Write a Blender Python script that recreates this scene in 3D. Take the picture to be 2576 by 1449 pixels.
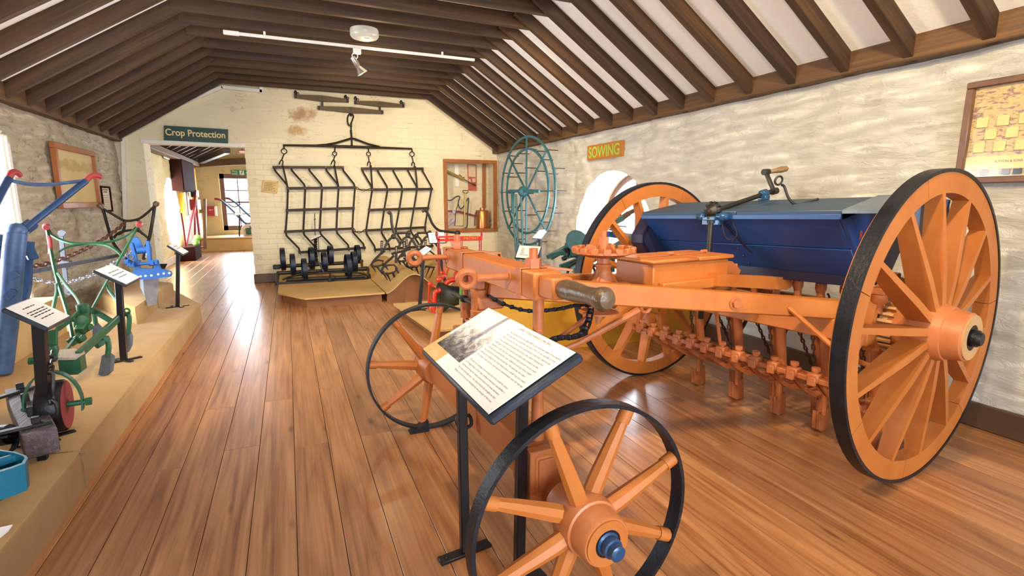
import bpy, bmesh, math, random
from mathutils import Vector, Matrix, noise
random.seed(7)
for o in list(bpy.data.objects): bpy.data.objects.remove(o, do_unlink=True)
scene = bpy.context.scene
COL = scene.collection
PI = math.pi

# ------------------------------------------------------------------ camera
FPX, CXP, CYP, CAMH = 1300.0, 1288.0, 724.5, 1.2
PITCH = math.atan(221.5 / FPX)
YAW = math.atan(566 / (FPX / math.cos(PITCH)))
cd = bpy.data.cameras.new('camera'); cam = bpy.data.objects.new('camera', cd); COL.objects.link(cam)
cd.sensor_width = 36.0; cd.lens = FPX / 2576.0 * 36.0; cd.clip_start = 0.02; cd.clip_end = 200
cam.location = (0, 0, CAMH); cam.rotation_euler = (PI / 2 - PITCH, 0, -YAW)
scene.camera = cam

# ------------------------------------------------------------------ world, daylight, lamps, added fill, exposure
world = bpy.data.worlds.new('sky'); scene.world = world; world.use_nodes = True
bg = world.node_tree.nodes['Background']
bg.inputs[0].default_value = (0.86, 0.93, 1.0, 1); bg.inputs[1].default_value = 2.6
def area(name, loc, target, sx, sy, power, color, spread=PI):
    l = bpy.data.lights.new(name, 'AREA'); l.shape = 'RECTANGLE'; l.size = sx; l.size_y = sy
    l.energy = power; l.color = color; l.spread = spread
    o = bpy.data.objects.new(name, l); COL.objects.link(o); o.location = loc
    d = Vector(target) - Vector(loc); o.rotation_euler = d.to_track_quat('-Z', 'Y').to_euler()
    return o
def spot(name, loc, target, power, color, angle=80, blend=0.6, size=0.06):
    l = bpy.data.lights.new(name, 'SPOT'); l.energy = power; l.color = color
    l.spot_size = math.radians(angle); l.spot_blend = blend; l.shadow_soft_size = size
    o = bpy.data.objects.new(name, l); COL.objects.link(o); o.location = loc
    d = Vector(target) - Vector(loc); o.rotation_euler = d.to_track_quat('-Z', 'Y').to_euler()
    return o
DAY = (0.80, 0.89, 1.0); WARM = (1.0, 0.79, 0.48)
area('daylight_round_window', (4.0, 4.95, 0.85), (2.0, 4.7, 0.6), 1.35, 1.35, 150, DAY)
area('daylight_side_doorway', (-2.75, 4.5, 1.1), (0, 4.2, 0.6), 1.3, 1.5, 150, DAY)
area('daylight_next_room_window', (-1.0, 15.9, 1.3), (-0.9, 9, 0.4), 1.6, 1.6, 300, DAY)
area('daylight_next_room_side', (2.15, 11.5, 1.55), (-2.1, 10.6, 0.9), 1.7, 1.2, 90, DAY)
area('daylight_next_room_round', (-2.75, 12.1, 0.93), (-1.0, 12.5, 0.7), 1.3, 1.3, 200, DAY)
area('fill_behind_camera', (0.6, -3.4, 1.55), (0.8, 4, 1.1), 3.4, 1.5, 260, DAY)  # general fill added behind the camera, through assumed unseen windows
spot('track_spot_harrow', (0.80, 5.62, 2.42), (1.45, 8.4, 1.35), 120, WARM, 100, 0.9)
spot('fill_spot_corner', (1.7, 3.5, 2.5), (2.9, 7.4, 1.15), 190, WARM, 66, 0.9)  # unseen fill for the far right corner, added without a fixture
spot('fill_spot_drill', (0.0, 1.0, 2.6), (2.2, 2.4, 0.8), 190, WARM, 100, 0.9)  # added warm fill on the drill, no lamp modelled overhead
spot('fill_spot_wall', (1.2, 0.6, 2.6), (3.3, 3.4, 1.5), 190, WARM, 110, 0.9)  # unseen helper brightening the right wall, belongs to no track
spot('fill_spot_platform', (0.3, 2.2, 2.6), (-1.7, 5.2, 0.7), 125, WARM, 90, 0.9)  # extra fill for the left platform and wall, hung from nothing
spot('fill_spot_floor', (0.2, 3.2, 2.6), (0.1, 4.6, 0.0), 60, WARM, 100, 0.9)  # fixtureless fill added over the aisle floor
pt = bpy.data.lights.new('track_lamp_spill', 'POINT'); pt.energy = 7; pt.color = WARM; pt.shadow_soft_size = .03
po = bpy.data.objects.new('track_lamp_spill', pt); COL.objects.link(po); po.location = (0.86, 5.66, 2.40)
vs = scene.view_settings
vs.view_transform = 'Standard'; vs.look = 'None'; vs.exposure = 0.6; vs.gamma = 1.0
vs.use_curve_mapping = False

# ------------------------------------------------------------------ geometry helpers
FW = Vector((math.sin(YAW) * math.cos(PITCH), math.cos(YAW) * math.cos(PITCH), -math.sin(PITCH)))
RT = Vector((math.cos(YAW), -math.sin(YAW), 0)); UP = RT.cross(FW)
EYE = Vector((0, 0, CAMH))
def ray(x, y): return FW + RT * ((x - CXP) / FPX) - UP * ((y - CYP) / FPX)
def on_plane(x, y, p0, n):
    d = ray(x, y); n = Vector(n); return EYE + d * ((Vector(p0) - EYE).dot(n) / d.dot(n))
def PZ(x, y, z=0.0): return on_plane(x, y, (0, 0, z), (0, 0, 1))
def PY(x, y, Y): return on_plane(x, y, (0, Y, 0), (0, 1, 0))
def PX(x, y, X): return on_plane(x, y, (X, 0, 0), (1, 0, 0))
V = Vector
Z = V((0, 0, 1))
def hexc(h):
    h = h.lstrip('#'); r = []
    for i in (0, 2, 4):
        c = int(h[i:i + 2], 16) / 255.0
        r.append(c / 12.92 if c <= 0.04045 else ((c + 0.055) / 1.055) ** 2.4)
    return (r[0], r[1], r[2], 1.0)

class MB:
    """collects boxes, bars, tubes and other shapes; build() links them as ONE mesh object"""
    def __init__(s): s.v = []; s.f = []
    def add(s, vs, fs):
        b = len(s.v); s.v.extend(Vector(p) for p in vs); s.f.extend(tuple(b + i for i in f) for f in fs)
    def xf(s, M, start=0):
        for i in range(start, len(s.v)): s.v[i] = M @ s.v[i]
        return s
    def obox(s, c, ax, ay, az, ch=0.0):
        """box with half-axis vectors and optional chamfer"""
        c = V(c); ax, ay, az = V(ax), V(ay), V(az)
        if ch <= 0:
            vs = [c + ax * i + ay * j + az * k for i in (-1, 1) for j in (-1, 1) for k in (-1, 1)]
            s.add(vs, [(0, 1, 3, 2), (4, 6, 7, 5), (0, 4, 5, 1), (2, 3, 7, 6), (0, 2, 6, 4), (1, 5, 7, 3)]); return s
        lx, ly, lz = ax.length, ay.length, az.length
        ch = min(ch, lx * .9, ly * .9, lz * .9)
        fx, fy, fz = 1 - ch / lx, 1 - ch / ly, 1 - ch / lz
        vs = []; idx = {}
        for i in (-1, 1):
            for j in (-1, 1):
                for k in (-1, 1):
                    idx[(i, j, k, 0)] = len(vs); vs.append(c + ax * i + ay * j * fy + az * k * fz)
                    idx[(i, j, k, 1)] = len(vs); vs.append(c + ax * i * fx + ay * j + az * k * fz)
                    idx[(i, j, k, 2)] = len(vs); vs.append(c + ax * i * fx + ay * j * fy + az * k)
        fs = []
        for i in (-1, 1):
            fs.append([idx[(i, j, k, 0)] for j, k in ((-1, -1), (1, -1), (1, 1), (-1, 1))])
            fs.append([idx[(j, i, k, 1)] for j, k in ((-1, -1), (1, -1), (1, 1), (-1, 1))])
            fs.append([idx[(j, k, i, 2)] for j, k in ((-1, -1), (1, -1), (1, 1), (-1, 1))])
            for j in (-1, 1):
                fs.append([idx[(i, j, -1, 0)], idx[(i, j, 1, 0)], idx[(i, j, 1, 1)], idx[(i, j, -1, 1)]])
                fs.append([idx[(i, -1, j, 0)], idx[(i, 1, j, 0)], idx[(i, 1, j, 2)], idx[(i, -1, j, 2)]])
                fs.append([idx[(-1, i, j, 1)], idx[(1, i, j, 1)], idx[(1, i, j, 2)], idx[(-1, i, j, 2)]])
                for k in (-1, 1): fs.append([idx[(i, j, k, q)] for q in (0, 1, 2)])
        s.add(vs, fs); return s
    def box(s, c, size, ch=0.0, rz=0.0):
        M = Matrix.Rotation(rz, 3, 'Z')
        return s.obox(c, M @ V((size[0] / 2, 0, 0)), M @ V((0, size[1] / 2, 0)), V((0, 0, size[2] / 2)), ch)
    def bb(s, x0, x1, y0, y1, z0, z1, ch=0.0):
        return s.box(((x0 + x1) / 2, (y0 + y1) / 2, (z0 + z1) / 2), (x1 - x0, y1 - y0, z1 - z0), ch)
    def bar(s, p0, p1, w, h, up=(0, 0, 1), ch=0.0):
        """rectangular bar from p0 to p1; w sideways, h along up"""
        p0, p1 = V(p0), V(p1); d = p1 - p0; L = d.length; d = d / L
        side = d.cross(V(up))
        if side.length < 1e-4: side = d.cross(V((1, 0, 0)))
        side.normalize(); u = side.cross(d).normalized()
        return s.obox((p0 + p1) / 2, d * (L / 2), side * (w / 2), u * (h / 2), ch)
    def tube(s, pts, r, n=8, closed=False, cap=True):
        pts = [V(p) for p in pts]; m = len(pts); rs = r if isinstance(r, (list, tuple)) else [r] * m
        tang = []
        for i in range(m):
            a = pts[(i - 1) % m] if (closed or i > 0) else pts[i]
            b = pts[(i + 1) % m] if (closed or i < m - 1) else pts[i]
            t = b - a; tang.append(t.normalized() if t.length > 1e-9 else V((0, 0, 1)))
        t0 = tang[0]; nrm = t0.cross(Z)
        if nrm.length < 1e-3: nrm = t0.cross(V((1, 0, 0)))
        nrm.normalize(); vs = []
        for i in range(m):
            t = tang[i]; nrm = nrm - t * nrm.dot(t)
            if nrm.length < 1e-6: nrm = t.orthogonal()
            nrm.normalize(); bn = t.cross(nrm)
            for k in range(n):
                a = 2 * PI * k / n; vs.append(pts[i] + (nrm * math.cos(a) + bn * math.sin(a)) * rs[i])
        fs = []
        for i in range(m if closed else m - 1):
            for k in range(n):
                a = i * n + k; b = i * n + (k + 1) % n; j = (i + 1) % m
                fs.append((a, b, j * n + (k + 1) % n, j * n + k))
        if cap and not closed:
            fs.append(tuple(range(n - 1, -1, -1))); fs.append(tuple((m - 1) * n + k for k in range(n)))
        s.add(vs, fs); return s
    def cyl(s, p0, p1, r0, r1=None, n=16): return s.tube([p0, p1], [r0, r0 if r1 is None else r1], n)
    def strip(s, pts, w, t, nrm, closed=False):
        """flat iron strip swept along pts: w along nrm, t across"""
        pts = [V(p) for p in pts]; m = len(pts); nrm = V(nrm).normalized(); vs = []; fs = []
        for i in range(m):
            a = pts[(i - 1) % m] if (closed or i > 0) else pts[i]
            b = pts[(i + 1) % m] if (closed or i < m - 1) else pts[i]
            d = (b - a).normalized(); q = nrm.cross(d)
            if q.length < 1e-5: q = d.orthogonal()
            q.normalize()
            for x, y in ((-1, -1), (1, -1), (1, 1), (-1, 1)): vs.append(pts[i] + nrm * (x * w / 2) + q * (y * t / 2))
        for i in range(m if closed else m - 1):
            j = (i + 1) % m
            for k in range(4): fs.append((i * 4 + k, i * 4 + (k + 1) % 4, j * 4 + (k + 1) % 4, j * 4 + k))
        if not closed: fs.append((3, 2, 1, 0)); fs.append(tuple((m - 1) * 4 + k for k in range(4)))
        s.add(vs, fs); return s
    def lathe(s, prof, origin, axis, n=24, cap=True):
        """prof: (radius, distance along axis)"""
        o = V(origin); ax = V(axis).normalized(); a = ax.orthogonal().normalized(); b = ax.cross(a); vs = []; fs = []
        for r, h in prof:
            for k in range(n):
                t = 2 * PI * k / n; vs.append(o + ax * h + (a * math.cos(t) + b * math.sin(t)) * r)
        for i in range(len(prof) - 1):
            for k in range(n):
                k2 = (k + 1) % n; fs.append((i * n + k, i * n + k2, (i + 1) * n + k2, (i + 1) * n + k))
        if cap:
            fs.append(tuple(range(n - 1, -1, -1))); fs.append(tuple((len(prof) - 1) * n + k for k in range(n)))
        s.add(vs, fs); return s
    def ring(s, c, axis, ri, ro, w, n=48, a0=0.0, a1=2 * PI, ref=None):
        """flat-sided annulus (or segment of one)"""
        c = V(c); ax = V(axis).normalized()
        a = (V(ref) - ax * V(ref).dot(ax)).normalized() if ref is not None else ax.orthogonal().normalized()
        b = ax.cross(a); full = abs(a1 - a0 - 2 * PI) < 1e-6; m = n if full else n + 1; vs = []; fs = []
        for i in range(m):
            t = a0 + (a1 - a0) * i / n; d = a * math.cos(t) + b * math.sin(t)
            vs += [c + d * ri - ax * w / 2, c + d * ro - ax * w / 2, c + d * ro + ax * w / 2, c + d * ri + ax * w / 2]
        for i in range(n):
            j = (i + 1) % m
            for k in range(4): fs.append((i * 4 + k, i * 4 + (k + 1) % 4, j * 4 + (k + 1) % 4, j * 4 + k))
        if not full: fs.append((3, 2, 1, 0)); fs.append(tuple((m - 1) * 4 + k for k in range(4)))
        s.add(vs, fs); return s
    def torus(s, c, axis, R, r, n=32, m=8):
        c = V(c); ax = V(axis).normalized(); a = ax.orthogonal().normalized(); b = ax.cross(a)
        return s.tube([c + (a * math.cos(2 * PI * i / n) + b * math.sin(2 * PI * i / n)) * R for i in range(n)], r, m, True)
    def prism(s, poly, ext):
        """closed 3d polygon extruded by vector ext"""
        poly = [V(p) for p in poly]; n = len(poly); e = V(ext)
        fs = [tuple(range(n - 1, -1, -1)), tuple(range(n, 2 * n))]
        for i in range(n): j = (i + 1) % n; fs.append((i, j, n + j, n + i))
        s.add(poly + [p + e for p in poly], fs); return s
    def ball(s, c, r, n=12, sq=(1, 1, 1)):
        c = V(c); vs = [c + V((0, 0, r * sq[2]))]; m = n // 2
        for i in range(1, m):
            t = PI * i / m
            for k in range(n):
                a = 2 * PI * k / n
                vs.append(c + V((r * sq[0] * math.sin(t) * math.cos(a), r * sq[1] * math.sin(t) * math.sin(a), r * sq[2] * math.cos(t))))
        vs.append(c - V((0, 0, r * sq[2]))); fs = []
        for k in range(n): fs.append((0, 1 + k, 1 + (k + 1) % n))
        for i in range(m - 2):
            for k in range(n):
                a = 1 + i * n + k; b = 1 + i * n + (k + 1) % n; fs.append((a, a + n, b + n, b))
        l = len(vs) - 1
        for k in range(n): fs.append((l, 1 + (m - 2) * n + (k + 1) % n, 1 + (m - 2) * n + k))
        s.add(vs, fs); return s
    def hexn(s, c, axis, r, h): return s.lathe([(r, -h / 2), (r, h / 2)], c, axis, 6)
    def link(s, c, d, nrm, L, W, r):
        """one oval chain link: length L along d, width W in plane d,nrm"""
        c = V(c); d = V(d).normalized(); nrm = V(nrm); nrm = (nrm - d * nrm.dot(d)).normalized(); pts = []
        hw = W / 2 - r; hl = L / 2 - r - hw
        for i in range(6):
            t = PI * i / 5; pts.append(c + d * (hl + hw * math.sin(t)) + nrm * (hw * math.cos(t)))
        for i in range(6):
            t = PI * i / 5; pts.append(c - d * (hl + hw * math.sin(t)) - nrm * (hw * math.cos(t)))
        return s.tube(pts, r, 5, True)
    def chain(s, pts, L, W, r):
        pts = [V(p) for p in pts]; seg = [(pts[i + 1] - pts[i]).length for i in range(len(pts) - 1)]
        tot = sum(seg); pitch = L - 2.4 * r; n = max(1, int(round(tot / pitch)))
        def at(t):
            for i, q in enumerate(seg):
                if t <= q or i == len(seg) - 1: return pts[i] + (pts[i + 1] - pts[i]) * min(1, t / max(q, 1e-9)), (pts[i + 1] - pts[i]).normalized()
                t -= q
        for k in range(n):
            c, d = at((k + .5) * tot / n); q = d.cross(Z)
            if q.length < 1e-3: q = V((1, 0, 0))
            q.normalize(); w = q.cross(d)
            s.link(c, d, (q + w * .35) if k % 2 else (w - q * .35), L, W, r)
        return s
    def build(s, name, mat, parent=None, local=False, smooth=40, normals=True):
        M = None
        if parent is not None and not local:
            r = parent
            while r.parent is not None: r = r.parent
            if r.name in ROOTM: M = ROOTM[r.name].inverted()
        vs = [M @ v for v in s.v] if M is not None else s.v
        org = V((0, 0, 0))
        if parent is None and not local and vs:
            xs = [v.x for v in vs]; ys = [v.y for v in vs]; zs = [v.z for v in vs]
            org = V(((min(xs) + max(xs)) / 2, (min(ys) + max(ys)) / 2, min(zs)))
            vs = [v - org for v in vs]
        me = bpy.data.meshes.new(name); me.from_pydata(vs, [], s.f); me.validate()
        if normals:
            bm = bmesh.new(); bm.from_mesh(me); bmesh.ops.recalc_face_normals(bm, faces=bm.faces); bm.to_mesh(me); bm.free()
        if smooth:
            for p in me.polygons: p.use_smooth = True
            me.set_sharp_from_angle(angle=math.radians(smooth))
        mats = mat if isinstance(mat, (list, tuple)) else [mat]
        for m in mats: me.materials.append(MAT[m])
        o = bpy.data.objects.new(name, me); COL.objects.link(o); o.location = org
        if parent is not None: o.parent = parent
        return o
ROOTM = {}
def thing(name, label, cat, loc=(0, 0, 0), rz=0.0, group=None, kind=None):
    o = bpy.data.objects.new(name, None); COL.objects.link(o); o.empty_display_size = 0.05
    o.location = loc; o.rotation_euler = (0, 0, rz)
    ROOTM[o.name] = Matrix.Translation(V(loc)) @ Matrix.Rotation(rz, 4, 'Z')
    return tag(o, label, cat, group, kind)
def tag(o, label=None, cat=None, group=None, kind=None):
    if label: o['label'] = label
    if cat: o['category'] = cat
    if group: o['group'] = group
    if kind: o['kind'] = kind
    return o
def struct(o): o['kind'] = 'structure'; return o
def copy_tree(o, parent=None):
    c = o.copy(); COL.objects.link(c)
    if parent is not None: c.parent = parent
    for ch in [q for q in o.children]: copy_tree(ch, c)
    return c
def share(o, name, loc, parent=None, rot=None):
    """another object with the same mesh"""
    c = bpy.data.objects.new(name, o.data); COL.objects.link(c); c.location = loc
    if rot is not None: c.rotation_euler = rot
    if parent is not None: c.parent = parent
    return c
def lerp(a, b, t): return V(a) + (V(b) - V(a)) * t
def arc(c, a, b, t0, t1, n):
    return [V(c) + V(a) * math.cos(t0 + (t1 - t0) * i / n) + V(b) * math.sin(t0 + (t1 - t0) * i / n) for i in range(n + 1)]
def bez(pts, n=8):
    """smooth Catmull-Rom curve through pts"""
    pts = [V(p) for p in pts]; q = [pts[0] * 2 - pts[1]] + pts + [pts[-1] * 2 - pts[-2]]; out = []
    for i in range(1, len(q) - 2):
        for k in range(n):
            t = k / n; a, b, c, d = q[i - 1], q[i], q[i + 1], q[i + 2]
            out.append(0.5 * ((2 * b) + (c - a) * t + (2 * a - 5 * b + 4 * c - d) * t * t + (3 * b - a - 3 * c + d) * t ** 3))
    out.append(pts[-1]); return out
_txt = {}
def text_mb(body, width, height, origin, ex, ey, depth=0.0015, bold=0.0):
    """flat lettering: baseline starts from origin, ex right, ey up (unit vectors)"""
    cu = bpy.data.curves.new('t', 'FONT'); cu.body = body; cu.size = 1.0; cu.align_x = 'LEFT'; cu.extrude = 0.02; cu.offset = bold
    ob = bpy.data.objects.new('t', cu); COL.objects.link(ob)
    dg = bpy.context.evaluated_depsgraph_get(); me = bpy.data.meshes.new_from_object(ob.evaluated_get(dg))
    xs = [v.co.x for v in me.vertices]; ys = [v.co.y for v in me.vertices]
    x0, x1, y0, y1 = min(xs), max(xs), min(ys), max(ys)
    ex, ey = V(ex).normalized(), V(ey).normalized(); nz = ex.cross(ey)
    sx = width / (x1 - x0) if width else None; sy = height / (y1 - y0) if height else None
    sx = sx or sy; sy = sy or sx
    mb = MB(); mb.add([V(origin) + ex * ((v.co.x - x0) * sx) + ey * ((v.co.y - y0) * sy) + nz * (v.co.z / 0.02 * depth) for v in me.vertices], [tuple(p.vertices) for p in me.polygons])
    bpy.data.objects.remove(ob, do_unlink=True); bpy.data.curves.remove(cu); bpy.data.meshes.remove(me)
    return mb

def word_line(width, height, origin, ex, ey, depth=0.0002):
    """a line of print too small to read: word-length strokes"""
    ex, ey = V(ex).normalized(), V(ey).normalized(); nz = ex.cross(ey); mb = MB(); x = 0.0; rg = random.Random(int(width * 1e5) + int(V(origin).length * 1e4))
    while x < width:
        w = min(rg.uniform(2.2, 6.5) * height, width - x)
        mb.obox(V(origin) + ex * (x + w / 2) + ey * (height * .4), ex * w / 2, ey * height * .36, nz * depth); x += w + height * .9
    return mb
# ------------------------------------------------------------------ procedural materials
MAT = {}
def new_mat(name):
    m = bpy.data.materials.new(name); m.use_nodes = True; MAT[name] = m
    nt = m.node_tree; p = nt.nodes['Principled BSDF']; return m, nt, p
def nd(nt, t, **kw):
    n = nt.nodes.new(t)
    for k, v in kw.items(): setattr(n, k, v)
    return n
def coords(nt, scale=(1, 1, 1), rnd=False, kind='Object'):
    tc = nd(nt, 'ShaderNodeTexCoord'); mp = nd(nt, 'ShaderNodeMapping'); mp.inputs['Scale'].default_value = scale
    nt.links.new(tc.outputs[kind], mp.inputs[0])
    if rnd:
        oi = nd(nt, 'ShaderNodeObjectInfo'); ml = nd(nt, 'ShaderNodeMath', operation='MULTIPLY'); ml.inputs[1].default_value = 37.0
        nt.links.new(oi.outputs['Random'], ml.inputs[0]); nt.links.new(ml.outputs[0], mp.inputs['Location'])
    return mp.outputs[0]
def noise_n(nt, vec, scale, detail=5, rough=0.6, dist=0.0):
    n = nd(nt, 'ShaderNodeTexNoise'); n.inputs['Scale'].default_value = scale; n.inputs['Detail'].default_value = detail
    n.inputs['Roughness'].default_value = rough; n.inputs['Distortion'].default_value = dist; nt.links.new(vec, n.inputs['Vector']); return n.outputs['Fac']
def ramp(nt, fac, stops):
    r = nd(nt, 'ShaderNodeValToRGB'); e = r.color_ramp.elements
    e[0].position, e[0].color = stops[0]; e[1].position, e[1].color = stops[-1]
    for p, c in stops[1:-1]: x = e.new(p); x.color = c
    nt.links.new(fac, r.inputs[0]); return r.outputs[0]
def mixc(nt, fac, a, b, mode='MIX'):
    m = nd(nt, 'ShaderNodeMix', data_type='RGBA', blend_type=mode)
    if isinstance(fac, (int, float)): m.inputs[0].default_value = fac
    else: nt.links.new(fac, m.inputs[0])
    for s, i in ((a, 6), (b, 7)):
        if isinstance(s, tuple): m.inputs[i].default_value = s
        else: nt.links.new(s, m.inputs[i])
    return m.outputs[2]
def bump(nt, p, fac, strength, dist=0.01, normal=None):
    b = nd(nt, 'ShaderNodeBump'); b.inputs['Strength'].default_value = strength; b.inputs['Distance'].default_value = dist
    nt.links.new(fac, b.inputs['Height']); nt.links.new(b.outputs[0], p.inputs['Normal'])
    if normal is not None: nt.links.new(normal, b.inputs['Normal'])
    return b.outputs[0]
def paint(name, c1, c2=None, rough=0.5, metal=0.0, scale=6.0, bmp=0.15, wear=None, wearpos=0.68, spec=0.5, coat=0.0):
    m, nt, p = new_mat(name); vec = coords(nt); a = hexc(c1); b = hexc(c2 or c1)
    f = noise_n(nt, vec, scale, 6, 0.65); col = ramp(nt, f, [(0.3, a), (0.72, b)])
    if wear:
        f2 = noise_n(nt, vec, scale * 7, 4, 0.7); k = ramp(nt, f2, [(wearpos, (0, 0, 0, 1)), (wearpos + .04, (1, 1, 1, 1))])
        col = mixc(nt, k, col, hexc(wear))
    nt.links.new(col, p.inputs['Base Color']); p.inputs['Roughness'].default_value = rough; p.inputs['Metallic'].default_value = metal
    p.inputs['Specular IOR Level'].default_value = spec; p.inputs['Coat Weight'].default_value = coat; p.inputs['Coat Roughness'].default_value = 0.2
    if bmp: bump(nt, p, noise_n(nt, vec, scale * 9, 5, 0.6), bmp, 0.004)
    return m
paint('orange', '#a75a20', '#b66e30', 0.48, 0, 5, 0.12, '#b9551c', 0.70)
paint('orange_iron', '#a05527', '#b0683a', 0.5, 0, 14, 0.35, '#a84a1c', 0.70)
paint('cream_end', '#b08250', '#c09564', 0.6, 0, 9, 0.2)
paint('tyre_black', '#15171d', '#2b2d34', 0.4, 0.5, 9, 0.5, '#5e5040', 0.66)
paint('hopper_blue', '#12366a', '#17437c', 0.42, 0, 4, 0.10, '#4d6f9c', 0.76)
paint('hopper_top', '#2f4152', '#2a415c', 0.5, 0, 5, 0.15, '#6c7780', 0.70)
paint('hopper_dark', '#1a1830', '#151b3a', 0.5, 0, 5, 0.1)
paint('cowl_grey', '#4f5f72', '#6c7a8a', 0.5, 0.1, 5, 0.15)
paint('cap_blue', '#173a5e', '#20496e', 0.3, 0.1, 12, 0.1)
paint('iron', '#2a2724', '#3d3833', 0.45, 0.6, 12, 0.35, '#5b4a38', 0.70)
paint('iron_dark', '#17161a', '#26252a', 0.4, 0.5, 14, 0.3)
paint('iron_rust', '#4a2f22', '#6b4430', 0.7, 0.3, 18, 0.4)
paint('iron_brown', '#241c12', '#362a1a', 0.5, 0.5, 14, 0.3)
paint('black_metal', '#120f12', '#1d181b', 0.35, 0.2, 8, 0.08)
paint('board_black', '#1c232d', '#2b3440', 0.38, 0.05, 30, 0.25)
paint('grip_wood', '#4a3826', '#6e563c', 0.32, 0.0, 10, 0.4, '#8d7a62', 0.62)
paint('handle_wood', '#6f5433', '#8c6d45', 0.4, 0, 12, 0.3)
paint('brown_box', '#7b4a1f', '#865327', 0.55, 0, 5, 0.08, '#a98a66', 0.80)
paint('board_tan', '#b58a4e', '#c29a5c', 0.6, 0, 5, 0.15)
paint('baseboard_brown', '#4a3320', '#5a402a', 0.45, 0, 5, 0.12)
paint('frame_oak', '#8a4f22', '#a2632e', 0.4, 0, 9, 0.2)
paint('frame_dark', '#5a3a24', '#6e4a30', 0.4, 0, 9, 0.2)
paint('white_paint', '#d9d5cc', '#e6e3dc', 0.45, 0, 4, 0.06)
paint('white_plastic', '#b5af9d', '#c2bcac', 0.35, 0, 4, 0.03)
paint('paper', '#f0efec', '#f8f7f5', 0.6, 0, 4, 0.02)
paint('parchment', '#c9a96b', '#d8bb80', 0.65, 0, 12, 0.05)
paint('ink', '#4a3a3a', '#5b4a46', 0.7, 0, 5, 0)
paint('ink_black', '#23202a', '#2c2830', 0.7, 0, 5, 0)
paint('sign_green', '#12352d', '#174036', 0.5, 0, 8, 0.08)
paint('letter_cream', '#d9c58a', '#e2d09a', 0.6, 0, 8, 0.02)
paint('sign_brown', '#a5651f', '#b0702a', 0.6, 0, 10, 0.1)
paint('letter_green', '#8fae3a', '#a0b946', 0.6, 0, 8, 0.02)
paint('teal_iron', '#24525c', '#34666e', 0.45, 0.15, 12, 0.3, '#5a8a90', 0.72)
paint('plough_blue', '#122f54', '#1b4070', 0.45, 0.15, 9, 0.3, '#4f6f95', 0.73)
paint('plough_bluegrey', '#2c456c', '#4a6590', 0.45, 0.2, 12, 0.3)
paint('bright_blue', '#134788', '#1b589c', 0.55, 0.05, 9, 0.3, '#6f9cc8', 0.75)
paint('teal_paint', '#155f7c', '#1f7490', 0.45, 0.05, 8, 0.2)
paint('green_paint', '#1a4a30', '#28603f', 0.45, 0.1, 12, 0.25, '#6c9580', 0.72)
paint('red_paint', '#b02818', '#d23a22', 0.32, 0, 9, 0.15)
paint('red_dull', '#85212a', '#982e32', 0.6, 0, 9, 0.15)
paint('steel_grey', '#40434c', '#555862', 0.6, 0.05, 12, 0.2)
paint('share_steel', '#9a9fac', '#b9bcc6', 0.35, 0.6, 12, 0.25)
paint('chain_silver', '#9fa3b4', '#c5c8d4', 0.3, 0.75, 12, 0.1)
paint('roller_blue', '#101724', '#1c2a40', 0.38, 0.4, 12, 0.25, '#3d4248', 0.72)
paint('roller_black', '#22251f', '#34382f', 0.4, 0.4, 9, 0.2)
paint('green_strip', '#4f8a2f', '#5c9a3a', 0.5, 0, 9, 0.1)
paint('copper', '#b4703f', '#c78450', 0.3, 0.85, 8, 0.15)
paint('brass', '#a8904a', '#bda55a', 0.35, 0.7, 8, 0.1)
paint('rubber', '#2a2a2c', '#3a3a3a', 0.6, 0, 8, 0.1)
paint('poster_red', '#a5402f', '#c9604a', 0.6, 0, 40, 0)
paint('poster_cream', '#d9c6a0', '#b9a080', 0.6, 0, 30, 0)
paint('yellow_paint', '#d9a420', '#e6b634', 0.5, 0, 6, 0.1)
paint('cabinet_brown', '#2a1410', '#341c15', 0.9, 0, 6, 0.1, None, .68, 0.05)
paint('pale_board', '#c9b49a', '#d6c3ac', 0.6, 0, 5, 0.05)
paint('leaf_green', '#5f9a2a', '#78b040', 0.6, 0, 9, 0.1)
paint('beam_wood_dark', '#3b2114', '#4c2c18', 0.6, 0, 9, 0.3)
paint('lilac_print', '#b9a8d8', '#d8cce8', 0.6, 0, 20, 0)
paint('lamp_silver', '#b9b4ac', '#cfcac2', 0.25, 0.9, 5, 0.03)
paint('orange_hub', '#a85c2e', '#b87244', 0.45, 0, 6, 0.2, '#b5602e', 0.72)

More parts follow.
